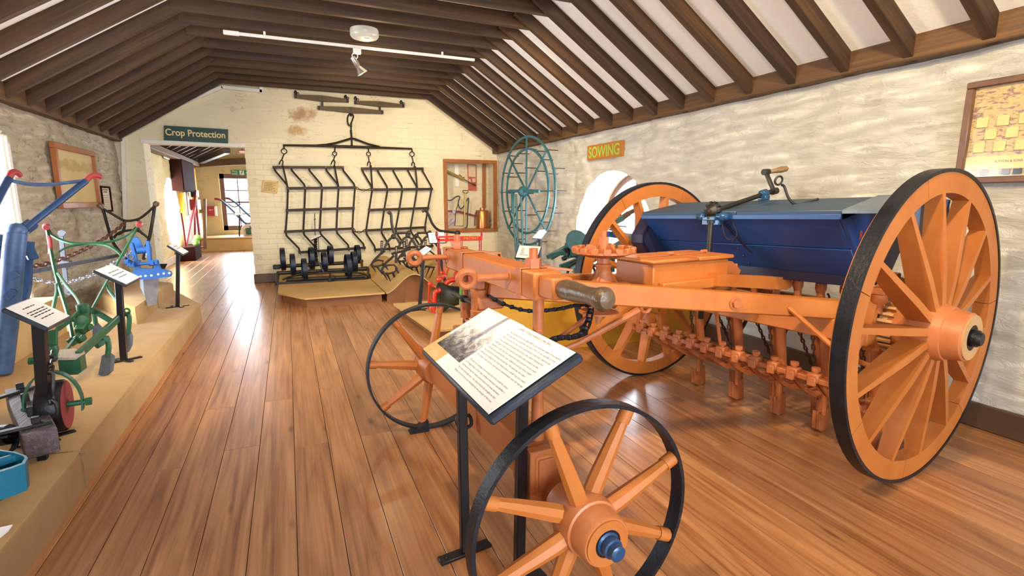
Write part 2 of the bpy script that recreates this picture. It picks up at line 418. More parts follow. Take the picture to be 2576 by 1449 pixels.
def wood(name, dark, mid, light, axis='Y', rough=0.45, rnd=True, grain=26, bmp=0.25, coat=0.0, tint=0.35, big=1.0, wm=0.2, knots=False):
    m, nt, p = new_mat(name); pick = lambda along, across: {'X': (along, across, across), 'Y': (across, along, across), 'Z': (across, across, along)}[axis]
    f = noise_n(nt, coords(nt, pick(.9, grain), rnd), 1.0, 7, 0.62, 0.6)
    fine = noise_n(nt, coords(nt, pick(1.6, grain * 4.2), rnd), 1.0, 3, 0.6, 0.15)
    wv = nd(nt, 'ShaderNodeTexNoise'); wv.inputs['Scale'].default_value = 1.0; wv.inputs['Detail'].default_value = 2; nt.links.new(coords(nt, pick(.55, 6.5), rnd), wv.inputs['Vector'])
    fr = nd(nt, 'ShaderNodeMath', operation='MULTIPLY'); fr.inputs[1].default_value = 13.0; nt.links.new(wv.outputs['Fac'], fr.inputs[0])
    pp = nd(nt, 'ShaderNodeMath', operation='PINGPONG'); pp.inputs[1].default_value = 1.0; nt.links.new(fr.outputs[0], pp.inputs[0])
    col = ramp(nt, f, [(0.30, hexc(dark)), (0.5, hexc(mid)), (0.72, hexc(light))])
    col2 = ramp(nt, pp.outputs[0], [(0.05, hexc(dark)), (0.35, hexc(mid)), (0.95, hexc(light))])
    col = mixc(nt, wm, col, col2); col3 = ramp(nt, fine, [(0.36, hexc(dark)), (0.5, hexc(mid)), (0.7, hexc(light))]); col = mixc(nt, 0.36, col, col3)
    blot = noise_n(nt, coords(nt, pick(1.0 * big, 3.0 * big), rnd), 1.0, 4, 0.6)
    col = mixc(nt, ramp(nt, blot, [(0.46, (0, 0, 0, 1)), (0.68, (.38, .38, .38, 1))]), col, hexc(dark), 'MIX')
    if knots:
        vo = nd(nt, 'ShaderNodeTexVoronoi'); vo.inputs['Scale'].default_value = 1.0; nt.links.new(coords(nt, pick(1.5, 6.0), rnd), vo.inputs['Vector'])
        col = mixc(nt, ramp(nt, vo.outputs['Distance'], [(0.03, (.8, .8, .8, 1)), (0.10, (0, 0, 0, 1))]), col, hexc('#4a2412'))
    if rnd:
        oi = nd(nt, 'ShaderNodeObjectInfo'); rr = ramp(nt, oi.outputs['Random'], [(0, (1 - tint, 1 - tint * 1.15, 1 - tint * 1.2, 1)), (0.3, (.95, .93, .9, 1)), (0.7, (1.05, 1.03, 1.0, 1)), (1, (1.12, 1.14, 1.12, 1))])
        col = mixc(nt, 1.0, col, rr, 'MULTIPLY')
    nt.links.new(col, p.inputs['Base Color'])
    rg = ramp(nt, f, [(0.2, (rough * .85,) * 3 + (1,)), (0.8, (rough * 1.2,) * 3 + (1,))]); nt.links.new(rg, p.inputs['Roughness'])
    p.inputs['Coat Weight'].default_value = coat; p.inputs['Coat Roughness'].default_value = 0.22
    n1 = bump(nt, p, f, bmp, 0.006); bump(nt, p, fine, bmp * .8, 0.003, n1); return m
wood('floor_wood', '#70401f', '#ab7144', '#c69462', 'Y', 0.36, True, 16, 0.22, 0.25, 0.22, 1.0, 0.34, True)
wood('rafter_wood', '#1e1106', '#3b240b', '#5a3b14', 'X', 0.6, True, 18, 0.4, 0, 0.35)
wood('plate_wood', '#3c2612', '#5a3c1c', '#75522c', 'Y', 0.65, False, 22, 0.5)
wood('beam_weathered', '#33272a', '#57484a', '#8a7c84', 'Y', 0.6, False, 40, 0.6)
wood('yoke_wood', '#2b2210', '#4a3a18', '#6b5222', 'X', 0.55, False, 22, 0.4)
wood('window_wood', '#5a3c30', '#6e4a3c', '#7d5848', 'Z', 0.45, False, 14, 0.1)
wood('teal_wood', '#3c5a5f', '#4c6d70', '#5f8080', 'Y', 0.5, False, 18, 0.2)

def limewash(name, base, dirt, bumps=0.5, crack=0.55, stain=False, dirtamt=0.35, crackamt=0.6):
    m, nt, p = new_mat(name); vec = coords(nt, (1, 1, 1), False, 'Object')
    big = noise_n(nt, vec, 1.3, 5, 0.6); fine = noise_n(nt, vec, 9, 8, 0.7)
    col = ramp(nt, big, [(0.3, hexc(base)), (0.8, tuple(0.9 * c for c in hexc(base)[:3]) + (1,))])
    k = ramp(nt, noise_n(nt, coords(nt, (3.2, 3.2, 8.5)), 1.6, 8, 0.72, 1.2), [(crack, (0, 0, 0, 1)), (crack + .16, (dirtamt,) * 3 + (1,))])
    col = mixc(nt, k, col, hexc(dirt))
    rd_ = nd(nt, 'ShaderNodeMath', operation='SUBTRACT'); rd_.inputs[1].default_value = 0.5; nt.links.new(noise_n(nt, coords(nt, (2.2, 2.2, 6.0)), 2.0, 4, 0.55, 0.9), rd_.inputs[0])
    ab_ = nd(nt, 'ShaderNodeMath', operation='ABSOLUTE'); nt.links.new(rd_.outputs[0], ab_.inputs[0])
    ck = ramp(nt, ab_.outputs[0], [(0.004, (1, 1, 1, 1)), (0.016, (0, 0, 0, 1))]); mk = ramp(nt, noise_n(nt, vec, 3.1, 3, 0.5), [(0.50, (0, 0, 0, 1)), (0.62, (crackamt,) * 3 + (1,))])
    ckm = mixc(nt, 1.0, ck, mk, 'MULTIPLY'); col = mixc(nt, ckm, col, hexc(dirt))
    if stain:
        gm = nd(nt, 'ShaderNodeNewGeometry'); sp = nd(nt, 'ShaderNodeSeparateXYZ'); nt.links.new(gm.outputs['Position'], sp.inputs[0])
        def blob(x, z, rx, rz):
            a = nd(nt, 'ShaderNodeMath', operation='MULTIPLY_ADD'); a.inputs[1].default_value = 1 / rx; a.inputs[2].default_value = -x / rx; nt.links.new(sp.outputs['X'], a.inputs[0])
            b = nd(nt, 'ShaderNodeMath', operation='MULTIPLY_ADD'); b.inputs[1].default_value = 1 / rz; b.inputs[2].default_value = -z / rz; nt.links.new(sp.outputs['Z'], b.inputs[0])
            a2 = nd(nt, 'ShaderNodeMath', operation='MULTIPLY'); nt.links.new(a.outputs[0], a2.inputs[0]); nt.links.new(a.outputs[0], a2.inputs[1])
            b2 = nd(nt, 'ShaderNodeMath', operation='MULTIPLY_ADD'); nt.links.new(b.outputs[0], b2.inputs[0]); nt.links.new(b.outputs[0], b2.inputs[1]); nt.links.new(a2.outputs[0], b2.inputs[2])
            nz = nd(nt, 'ShaderNodeMath', operation='MULTIPLY_ADD'); nz.inputs[1].default_value = 1.5; nt.links.new(noise_n(nt, vec, 3.2, 6, 0.7), nz.inputs[0]); nt.links.new(b2.outputs[0], nz.inputs[2])
            return ramp(nt, nz.outputs[0], [(0.72, (.75, .75, .75, 1)), (1.45, (0, 0, 0, 1))])
        col = mixc(nt, blob(0.32, 2.42, 0.42, 0.26), col, hexc('#9a6a34'))
        col = mixc(nt, blob(0.20, 2.18, 0.30, 0.16), col, hexc('#b08446'))
        col = mixc(nt, blob(0.62, 2.66, 0.20, 0.05), col, hexc('#8a4a26'))
    nt.links.new(col, p.inputs['Base Color']); p.inputs['Roughness'].default_value = 0.75; p.inputs['Specular IOR Level'].default_value = 0.3
    lay = noise_n(nt, coords(nt, (1.5, 1.5, 5.5)), 3.0, 9, 0.72, 0.8)
    n0 = bump(nt, p, lay, bumps, 0.06); n1 = bump(nt, p, ckm, -0.5, 0.01, n0); bump(nt, p, fine, 0.3, 0.012, n1); return m
limewash('wall_lime', '#f2ebdc', '#8f7a58', 1.0, 0.66, False, .3, .22)
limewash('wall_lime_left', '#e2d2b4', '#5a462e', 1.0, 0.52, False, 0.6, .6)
limewash('wall_lime_back', '#e9dec0', '#8a734a', 0.45, 0.62, True)
limewash('brick_lime', '#eadfc2', '#8a734a', 0.2, 0.66)
limewash('wall_lime_far', '#dcc894', '#9a8048', 0.6, 0.60)
limewash('ceiling_white', '#efeae4', '#d4ccc2', 0.05, 0.75, False, .2, 0)

def burlap(name, c1, c2):
    m, nt, p = new_mat(name); vec = coords(nt); f = noise_n(nt, vec, 3, 4, 0.6)
    w1 = nd(nt, 'ShaderNodeTexWave', wave_type='BANDS', bands_direction='X'); w2 = nd(nt, 'ShaderNodeTexWave', wave_type='BANDS', bands_direction='Y'); w3 = nd(nt, 'ShaderNodeTexWave', wave_type='BANDS', bands_direction='Z')
    for w in (w1, w2, w3):
        w.inputs['Scale'].default_value = 90; w.inputs['Distortion'].default_value = 1.5; nt.links.new(vec, w.inputs['Vector'])
    a = nd(nt, 'ShaderNodeMath', operation='ADD'); nt.links.new(w1.outputs['Fac'], a.inputs[0]); nt.links.new(w2.outputs['Fac'], a.inputs[1])
    b = nd(nt, 'ShaderNodeMath', operation='ADD'); nt.links.new(a.outputs[0], b.inputs[0]); nt.links.new(w3.outputs['Fac'], b.inputs[1])
    col = ramp(nt, f, [(0.3, hexc(c1)), (0.75, hexc(c2))]); nt.links.new(col, p.inputs['Base Color']); p.inputs['Roughness'].default_value = 0.9
    p.inputs['Specular IOR Level'].default_value = 0.1; p.inputs['Sheen Weight'].default_value = 0.15
    n1 = bump(nt, p, b.outputs[0], 0.35, 0.003); bump(nt, p, noise_n(nt, vec, 7, 4, 0.5), 0.3, 0.02, n1); return m
burlap('burlap', '#a98148', '#bd9660')
burlap('burlap_ochre', '#b88420', '#c4922e')
# aged sepia photograph (misty field) and monochrome lane photograph: flat print
def print_mat(name, stops, scale, mapping, detail=8):
    m, nt, p = new_mat(name); vec = coords(nt, mapping, False, 'Generated'); f = noise_n(nt, vec, scale, detail, 0.62, 0.3)
    nt.links.new(ramp(nt, f, stops), p.inputs['Base Color']); p.inputs['Roughness'].default_value = 0.35; return m
def sepia():
    m, nt, p = new_mat('sepia_photo'); vec = coords(nt, (1, 1, 1), False, 'Generated'); sp = nd(nt, 'ShaderNodeSeparateXYZ'); nt.links.new(vec, sp.inputs[0])
    a = nd(nt, 'ShaderNodeMath', operation='MULTIPLY_ADD'); a.inputs[1].default_value = 0.35; nt.links.new(noise_n(nt, coords(nt, (1, 3, 3), False, 'Generated'), 2.2, 8, 0.6), a.inputs[0]); nt.links.new(sp.outputs['Z'], a.inputs[2])
    col = ramp(nt, a.outputs[0], [(0.3, hexc('#d8bc82')), (0.78, hexc('#dcc48e')), (0.82, hexc('#bfa56c')), (0.95, hexc('#c6ae78')), (1.0, hexc('#e6d2a0'))])
    nt.links.new(col, p.inputs['Base Color']); p.inputs['Roughness'].default_value = 0.2
sepia()
def lane():
    m, nt, p = new_mat('lane_photo'); vec = coords(nt, (1, 1, 1), False, 'UV')
    f = noise_n(nt, vec, 7.0, 9, 0.78, 0.5); sp = nd(nt, 'ShaderNodeSeparateXYZ'); nt.links.new(vec, sp.inputs[0])
    a = nd(nt, 'ShaderNodeMath', operation='MULTIPLY_ADD'); a.inputs[1].default_value = 0.55; nt.links.new(sp.outputs['Y'], a.inputs[0]); nt.links.new(f, a.inputs[2])
    col = ramp(nt, a.outputs[0], [(0.42, hexc('#2a2a30')), (0.58, hexc('#6a6a70')), (0.68, hexc('#a8a8ac')), (0.86, hexc('#f2f2f2'))])
    nt.links.new(col, p.inputs['Base Color']); p.inputs['Roughness'].default_value = 0.3
lane()
print_mat('stained_paper', [(0.3, hexc('#d0a366')), (0.6, hexc('#e2bd88')), (0.8, hexc('#efdcc0'))], 3, (1, 1, 1))
print_mat('seed_sheet', [(0.3, hexc('#8a5a34')), (0.5, hexc('#c9a56e')), (0.6, hexc('#7a4a52')), (0.75, hexc('#d8b884'))], 4, (1, 3, 6))
print_mat('painted_seat_print', [(0.35, hexc('#3f7a56')), (0.5, hexc('#c9c4b8')), (0.62, hexc('#b04a48'))], 30, (1, 1, 1))
def glass(name, rough=0.02, tintc=(1, 1, 1, 1), refl=1.0):
    m, nt, p = new_mat(name); nt.nodes.remove(p); out = nt.nodes['Material Output']
    tr = nd(nt, 'ShaderNodeBsdfTransparent'); tr.inputs[0].default_value = tintc; gl = nd(nt, 'ShaderNodeBsdfGlossy'); gl.inputs['Roughness'].default_value = rough
    lw = nd(nt, 'ShaderNodeLayerWeight'); pw = nd(nt, 'ShaderNodeMath', operation='POWER'); pw.inputs[1].default_value = 4.0; nt.links.new(lw.outputs['Facing'], pw.inputs[0]); fr = nd(nt, 'ShaderNodeMath', operation='MULTIPLY_ADD'); fr.inputs[1].default_value = 0.55; fr.inputs[2].default_value = 0.035; nt.links.new(pw.outputs[0], fr.inputs[0]); mx = nd(nt, 'ShaderNodeMixShader')
    ml = nd(nt, 'ShaderNodeMath', operation='MULTIPLY'); ml.inputs[1].default_value = refl; nt.links.new(fr.outputs[0], ml.inputs[0])
    nt.links.new(ml.outputs[0], mx.inputs[0]); nt.links.new(tr.outputs[0], mx.inputs[1]); nt.links.new(gl.outputs[0], mx.inputs[2]); nt.links.new(mx.outputs[0], out.inputs[0])
glass('pane_glass'); glass('picture_glass', 0.03, (1, 1, 1, 1), 0.8); glass('old_glass', 0.12, (.97, 1, 1, 1), 0.5)
def emit(name, col, s):
    m, nt, p = new_mat(name); p.inputs['Base Color'].default_value = hexc(col); p.inputs['Emission Color'].default_value = hexc(col); p.inputs['Emission Strength'].default_value = s
emit('lamp_glow', '#fff0c8', 30.0)
paint('sign_exit_green', '#1f7a4a', '#258a55', 0.5, 0, 6, 0); paint('sign_white', '#e6e8e0', '#eef0ea', 0.5, 0, 6, 0); paint('sign_dark_green', '#1d4a38', '#235642', 0.5, 0, 6, 0)
paint('cherry_red', '#9a1f24', '#b02a2c', 0.4, 0, 6, 0.05); paint('gold_letter', '#c79a4a', '#d6ab5a', 0.5, 0.2, 6, 0); paint('letter_red', '#b04a30', '#c05a3c', 0.5, 0, 6, 0)

paint('ink_faint', '#9a8f8a', '#a89c96', 0.7, 0, 5, 0)
# ------------------------------------------------------------------ the setting
RX, LX, BY, FY = 3.33, -2.0, 8.37, -3.0      # right wall, left wall, back wall, wall behind the camera
BT = 0.38                                     # back wall thickness
def sstep(a, b, x):
    t = min(1, max(0, (x - a) / (b - a))); return t * t * (3 - 2 * t)
def rubble(u, v, seed, amp):
    w = noise.noise(V((u * 1.3, v * 1.3, seed))) * 0.5
    d, _ = noise.voronoi(V((u * 2.1 + w, v * 5.2 + w * 1.4, seed)))
    j = sstep(0.02, 0.35, d[1] - d[0])
    return amp * (0.45 * j + 0.55 * noise.fractal(V((u * 3.0, v * 4.4, seed + 3)), 0.75, 2.1, 6) + 0.25 * noise.noise(V((u * .7, v * .9, seed + 9))))
def relief_wall(name, mat, o, eu, ev, nu, nv, lu, lv, nrm, thick, seed, amp):
    """thick wall whose room face is modelled in relief; o is a corner of the face, nrm points into the room"""
    mb = MB(); o, eu, ev, nrm = V(o), V(eu), V(ev), V(nrm); vs = []
    for j in range(nv + 1):
        for i in range(nu + 1):
            u, v = lu * i / nu, lv * j / nv; vs.append(o + eu * u + ev * v + nrm * rubble(u, v, seed, amp))
    fs = [(j * (nu + 1) + i, j * (nu + 1) + i + 1, (j + 1) * (nu + 1) + i + 1, (j + 1) * (nu + 1) + i) for j in range(nv) for i in range(nu)]
    n0 = len(vs); rim = [i for i in range(nu + 1)] + [(j + 1) * (nu + 1) - 1 for j in range(1, nv + 1)] + [nv * (nu + 1) + i for i in range(nu - 1, -1, -1)] + [j * (nu + 1) for j in range(nv - 1, 0, -1)]
    for k in rim:
        p = vs[k]; vs.append(p - nrm * ((p - o).dot(nrm) + thick))
    m = len(rim)
    for k in range(m): fs.append((rim[k], n0 + k, n0 + (k + 1) % m, rim[(k + 1) % m]))
    fs.append(tuple(n0 + k for k in range(m - 1, -1, -1)))
    mb.add(vs, fs); ob = mb.build(name, mat, None, True, 60); return struct(ob)
def cut(ob, mb):
    """carve an opening through a wall"""
    me = bpy.data.meshes.new('cut'); me.from_pydata(mb.v, [], mb.f)
    bm = bmesh.new(); bm.from_mesh(me); bmesh.ops.recalc_face_normals(bm, faces=bm.faces); bm.to_mesh(me); bm.free()
    c = bpy.data.objects.new('cut', me); COL.objects.link(c)
    md = ob.modifiers.new('b', 'BOOLEAN'); md.operation = 'DIFFERENCE'; md.solver = 'EXACT'; md.object = c
    dg = bpy.context.evaluated_depsgraph_get(); n = bpy.data.meshes.new_from_object(ob.evaluated_get(dg))
    ob.modifiers.clear(); old = ob.data; ob.data = n; bpy.data.meshes.remove(old); bpy.data.objects.remove(c, do_unlink=True)
    for p in ob.data.polygons: p.use_smooth = True
    ob.data.set_sharp_from_angle(angle=math.radians(60))

# floor: boards run towards the end wall, laid in rows 157 mm wide
fl = MB(); fl.bb(-2.6, 3.9, FY - .2, 15.6, -0.08, -0.022); floor = struct(fl.build('floor', 'iron_brown', None, True, 0))
PW = 0.157; meshes = {}
def plank(x, y0, y1):
    L = round(y1 - y0, 2)
    if L not in meshes:
        q = MB(); q.bb(-PW / 2 + .0012, PW / 2 - .0012, -L / 2, L / 2 - .0012, -0.022, 0.0, 0.0012)
        meshes[L] = q.build('floor_plank', 'floor_wood', floor, True, 0); o = meshes[L]
    else: o = share(meshes[L], 'floor_plank', (0, 0, 0), floor)
    o.location = (x, (y0 + y1) / 2, 0)
rp = random.Random(3)
for k in range(-14, 22):
    x = -0.047 + PW * (k + .5)
    if x < LX - .45 or x > RX + .1: continue
    if -0.75 < x < 0.5:   # the rows with the joint seen in the aisle
        j1 = 2.62 + {0: .0, 1: .05, 2: .0}.get(k % 3, 0) + (0.72 if k % 2 else 0)
    else: j1 = rp.choice([0.4, 1.75, 2.4, 3.1, 3.9])
    ys = [FY, j1, j1 + rp.choice([2.9, 3.4, 3.9]), 8.62]
    ys = [round(y, 1) for y in ys[:-1]] + [8.6]
    for a, b in zip(ys, ys[1:]): plank(x, a, b)
    if x < 1.4:
        if rp.random() < .5: plank(x, 8.6, 15.5)
        else: plank(x, 8.6, 11.8); plank(x, 11.8, 15.5)

# walls
wr = relief_wall('wall_right', 'wall_lime', (RX, FY, 0), (0, 1, 0), (0, 0, 1), 420, 84, BY - FY + .3, 2.0, (-1, 0, 0), 0.5, 1.0, 0.030)
WC = V((RX, 4.95, 0.77)); WR = 0.75
q = MB(); q.cyl(WC + V((-.2, 0, 0)), WC + V((.8, 0, 0)), WR, WR, 64); cut(wr, q)
wl_ = relief_wall('wall_left', 'wall_lime_left', (LX, FY, 0), (0, 1, 0), (0, 0, 1), 320, 66, BY - FY + .02, 1.98, (1, 0, 0), 0.5, 5.0, 0.038)
q = MB(); q.bb(-2.8, -1.7, 3.75, 5.42, 0.17, 1.70); cut(wl_, q)
wb = relief_wall('wall_back', 'wall_lime_back', (-2.6, BY, 0), (1, 0, 0), (0, 0, 1), 220, 110, 6.4, 3.05, (0, -1, 0), BT, 9.0, 0.008)
q = MB(); q.bb(-1.69, -0.50, BY - .3, BY + BT + .2, -0.1, 1.95); cut(wb, q)
q = MB(); q.bb(2.40, 3.27, BY - .3, BY + .30, 0.70, 1.82); cut(wb, q)
wf = MB(); wf.bb(-2.5, -1.1, FY - .3, FY, 0, 3.0).bb(2.3, 3.9, FY - .3, FY, 0, 3.0).bb(-1.1, 2.3, FY - .3, FY, 0, .75).bb(-1.1, 2.3, FY - .3, FY, 2.25, 3.0)
struct(wf.build('wall_front', 'wall_lime', None, True, 0))
# painted brickwork that shows in the end wall (courses of 75 mm)
bk = MB(); bk.box((0, 0, 0), (0.213, 0.016, 0.066), 0.005); br0 = None; cnt = 0
def roof_z(x): return min(2.73, 1.965 + (3.23 - x) * .645, 1.945 + (x + 1.9) * .645)
rb = random.Random(11)
for j in range(0, 37):
    z = 0.14 + 0.076 * j
    for i in range(0, 24):
        x = -0.40 + 0.222 * i + (0.111 if j % 2 else 0)
        up_right = z > 1.72 and x > 1.55 and z < roof_z(x + .1) - .06 and z < 2.6
        pier = x < 0.12 and 0.2 < z < 2.05
        low_mid = 0.15 < x < 2.25 and 1.86 < z < 2.30 and False
        if not (up_right or pier) or x > 3.24: continue
        if 2.36 < x < 3.32 and z < 1.9: continue
        if -0.47 < x < 0.02 and 1.28 < z < 1.55 and x > -.36 and x < -.02: pass
        if cnt == 0: br0 = bk.build('brick', 'brick_lime', wb, True, 0); o = br0
        else: o = share(br0, 'brick', (0, 0, 0), wb)
        o.location = (x, BY + 0.0025 + rb.uniform(-.0015, .0015), z); o.rotation_euler = (rb.uniform(-.01, .01), rb.uniform(-.012, .012), rb.uniform(-.008, .008)); cnt += 1

# ceiling: white boarding over rafters and collar beams
cl = MB()
def roofpoly(pts): cl.prism([V((x, FY - .2, z)) for x, z in pts], (0, BY - FY + .5, 0))
roofpoly([(3.95, 1.634), (2.03, 2.872), (2.03, 2.94), (3.95, 1.71)])
roofpoly([(-2.6, 1.627), (-.67, 2.872), (-.67, 2.94), (-2.6, 1.70)])
roofpoly([(2.05, 2.845), (-.69, 2.845), (-.69, 2.92), (2.05, 2.92)])
ceiling = struct(cl.build('ceiling', 'ceiling_white', None, True, 0))
RS = math.atan(.645); r0 = MB(); r0.bb(-0.80, 0.775, -.028, .028, 0, 0.108, 0.003); c0 = MB(); c0.bb(-1.46, 1.46, -.026, .026, 0, 0.112, 0.003)
rr = random.Random(5); first = True
for k in range(-5, 19):
    y = 1.57 + .365 * k
    for side in (1, -1):
        cx, cz = (2.62, 1.982 + (3.23 - 2.62) * .645) if side > 0 else (-1.27, 1.962 + (-1.27 + 1.9) * .645)
        yy = y + (0.0 if side > 0 else 0.06)
        if first: o = r0.build('rafter', 'rafter_wood', ceiling, True, 0); ro = o
        else: o = share(ro, 'rafter', (0, 0, 0), ceiling)
        o.location = (cx, yy + rr.uniform(-.01, .01), cz); o.rotation_euler = (rr.uniform(-.02, .02), RS * side, rr.uniform(-.006, .006))
        if first: co = c0.build('collar_beam', 'rafter_wood', ceiling, True, 0); o = co; first = False
        elif side > 0: o = share(co, 'collar_beam', (0, 0, 0), ceiling)
        else: continue
        o.location = (0.69, y + .058, 2.735 + rr.uniform(-.006, .006)); o.rotation_euler = (rr.uniform(-.03, .03), rr.uniform(-.004, .004), rr.uniform(-.004, .004))
q = MB(); q.bb(RX - .10, RX + .12, FY, BY, 1.965, 2.10, .006); struct(q.build('trim_1', 'plate_wood', None, True, 0))
q = MB(); q.bb(LX - .12, LX + .10, FY, BY, 1.945, 2.08, .006); struct(q.build('trim_2', 'plate_wood', None, True, 0))
q = MB(); q.bb(RX - .035, RX + .02, FY, 4.1, 0, .135, .006).bb(RX - .035, RX + .02, 5.8, BY, 0, .135, .006); struct(q.build('baseboard_right', 'baseboard_brown', None, True, 0))
q = MB(); q.bb(-0.52, 3.3, BY - .035, BY + .02, 0, .13, .006).bb(-2.0, -1.70, BY - .035, BY + .02, 0, .13, .006); struct(q.build('baseboard_back', 'baseboard_brown', None, True, 0))
# round window in the right wall
win = struct(bpy.data.objects.new('window_1', None)); COL.objects.link(win); ROOTM['window_1'] = Matrix.Identity(4)
wc = V((RX + .42, 4.95, 0.77))
q = MB(); q.ring(wc, (1, 0, 0), .68, .78, .07, 64); q.build('window_frame', 'window_wood', win)
q = MB(); q.bar(wc + V((0, .06, -.7)), wc + V((0, .06, .7)), .05, .05); q.build('mullion', 'window_wood', win)
q = MB(); q.bar(wc + V((0, -.7, .02)), wc + V((0, .7, .02)), .05, .035); q.build('glazing_bar', 'window_wood', win)
q = MB(); q.cyl(wc + V((.03, 0, 0)), wc + V((.034, 0, 0)), .70, .70, 48); q.build('pane', 'pane_glass', win)
# assumed windows behind the camera, openings for the fill light
for n, x0 in (('window_2', -1.1), ('window_3', 0.65)):
    w = struct(bpy.data.objects.new(n, None)); COL.objects.link(w); ROOTM[n] = Matrix.Identity(4)
    q = MB(); q.bb(x0, x0 + .08, FY - .2, FY - .1, .75, 2.25).bb(x0 + 1.57, x0 + 1.65, FY - .2, FY - .1, .75, 2.25).bb(x0 + .08, x0 + 1.57, FY - .2, FY - .1, .75, .83).bb(x0 + .08, x0 + 1.57, FY - .2, FY - .1, 2.17, 2.25).bb(x0 + .8, x0 + .85, FY - .18, FY - .12, .83, 2.17)
    q.build('window_frame', 'white_paint', w)
# doorway in the left wall: white boarded door leaf folded back against the deep reveal
d1 = struct(bpy.data.objects.new('door_1', None)); COL.objects.link(d1); ROOTM['door_1'] = Matrix.Identity(4)
for i in range(5):
    q = MB(); q.bb(-2.52 + .104 * i, -2.52 + .104 * i + .101, 5.375, 5.40, 0.18, 1.69, .004); q.build('door_board', 'white_paint', d1)
q = MB(); q.bb(-2.52, -2.0, 5.40, 5.415, .4, .5).bb(-2.52, -2.0, 5.40, 5.415, 1.4, 1.5); q.build('ledge', 'white_paint', d1)
q = MB(); q.bb(-2.01, -1.985, 5.40, 5.45, .17, 1.72, .004).bb(-2.01, -1.985, 3.7, 5.40, 1.69, 1.73, .004); q.build('door_trim', 'white_paint', d1)
# white trunking on the end wall
tr = thing('cable_trunking', 'white cable trunking running up the end wall and along the rafter line', 'trunking', (-1.9, BY, 0))
ty = BY - .03; P = lambda x, y: PY(x, y, ty)
for a, b in (((657, 206), (657, 236)), ((660, 230), (556, 219)), ((560, 219), (303, 322)), ((309, 318), (318, 640))):
    q = MB(); q.bar(P(*a), P(*b), .045, .06, (0, -1, 0), .004); q.build('trunking_length', 'white_paint', tr)
q = MB(); q.bb(-1.72, -0.49, BY - .012, BY + .01, 1.935, 1.985, .004); struct(q.build('trim_3', 'white_paint', None, True, 0))

# ---- the room beyond the doorway
wfl = relief_wall('wall_far_left', 'wall_lime_far', (-2.1, BY + BT, 0), (0, 1, 0), (0, 0, 1), 150, 50, 6.8, 2.4, (1, 0, 0), 0.45, 15.0, 0.03)
q = MB(); q.cyl((-2.7, 12.15, .93), (-1.8, 12.15, .93), .70, .70, 48); cut(wfl, q)
FE = 15.2
wfe = relief_wall('wall_far_end', 'wall_lime_far', (-2.5, FE, 0), (1, 0, 0), (0, 0, 1), 90, 60, 4.4, 2.9, (0, -1, 0), 0.45, 19.0, 0.02)
q = MB(); q.bb(-1.55, -0.45, FE - .4, FE + .7, 0.42, 1.86); cut(wfe, q)
q = MB(); q.bb(1.75, 1.95, BY + BT, 15.4, 0, .9).bb(1.75, 1.95, BY + BT, 15.4, 2.2, 2.6).bb(1.75, 1.95, BY + BT, 10.6, .9, 2.2).bb(1.75, 1.95, 12.4, 15.4, .9, 2.2); struct(q.build('wall_far_right', 'wall_lime_far', None, True, 0))
q = MB(); q.prism([V((-2.6, BY + BT, 1.95)), V((-.2, BY + BT, 3.25)), V((-.2, BY + BT, 3.32)), V((-2.6, BY + BT, 2.02))], (0, 7.4, 0)); q.prism([V((2.2, BY + BT, 1.95)), V((-.2, BY + BT, 3.25)), V((-.2, BY + BT, 3.32)), V((2.2, BY + BT, 2.02))], (0, 7.4, 0))
cf = struct(q.build('ceiling_far', 'ceiling_white', None, True, 0))
r1 = MB(); r1.bb(-1.2, 1.25, -.035, .035, 0, .13, .003); fo = None
for k in range(13):
    y = 9.2 + .46 * k
    for side in (1, -1):
        if fo is None: fo = r1.build('rafter', 'rafter_wood', cf, True, 0); o = fo
        else: o = share(fo, 'rafter', (0, 0, 0), cf)
        o.location = (-.2 + side * 1.05, y, 2.53); o.rotation_euler = (0, math.atan(.542) * side, 0)
q = MB(); q.bb(-2.12, -1.9, BY + BT, FE, 2.0, 2.1, .006); struct(q.build('trim_4', 'plate_wood', None, True, 0))
q = MB(); q.bar(PY(495, 412, 14.9), PY(660, 404, 14.9), .14, .16, (0, 0, 1), .01); struct(q.build('trim_5', 'plate_wood', None, True, 0))
q = MB(); q.bar(PY(505, 405, 14.3), PY(572, 378, 12.6), .12, .12, (0, 0, 1), .01); struct(q.build('trim_6', 'rafter_wood', None, True, 0))
q = MB(); q.bb(-2.12, -2.06, BY + BT, 14.1, 0, .14, .006); struct(q.build('baseboard_far_left', 'pale_board', None, True, 0))
w4 = struct(bpy.data.objects.new('window_4', None)); COL.objects.link(w4); ROOTM['window_4'] = Matrix.Identity(4)
wy = FE + .12; x0, x1, z0, z1 = -1.55, -0.45, .42, 1.86
q = MB(); q.bb(x0, x0 + .10, wy, wy + .12, z0, z1).bb(x1 - .10, x1, wy, wy + .12, z0, z1).bb(x0, x1, wy, wy + .12, z1 - .12, z1).bb(x0, x1, wy, wy + .12, z0, z0 + .12); q.build('window_frame', 'window_wood', w4)
for t in (1, 2): q = MB(); xx = x0 + .1 + (x1 - x0 - .2) * t / 3; q.bb(xx - .012, xx + .012, wy + .03, wy + .07, z0 + .12, z1 - .12); q.build('glazing_bar', 'window_wood', w4)
for t in (1, 2, 3): q = MB(); zz = z0 + .12 + (z1 - z0 - .24) * t / 4; q.bb(x0 + .1, x1 - .1, wy + .03, wy + .07, zz - (.02 if t == 2 else .012), zz + (.02 if t == 2 else .012)); q.build('glazing_bar', 'window_wood', w4)
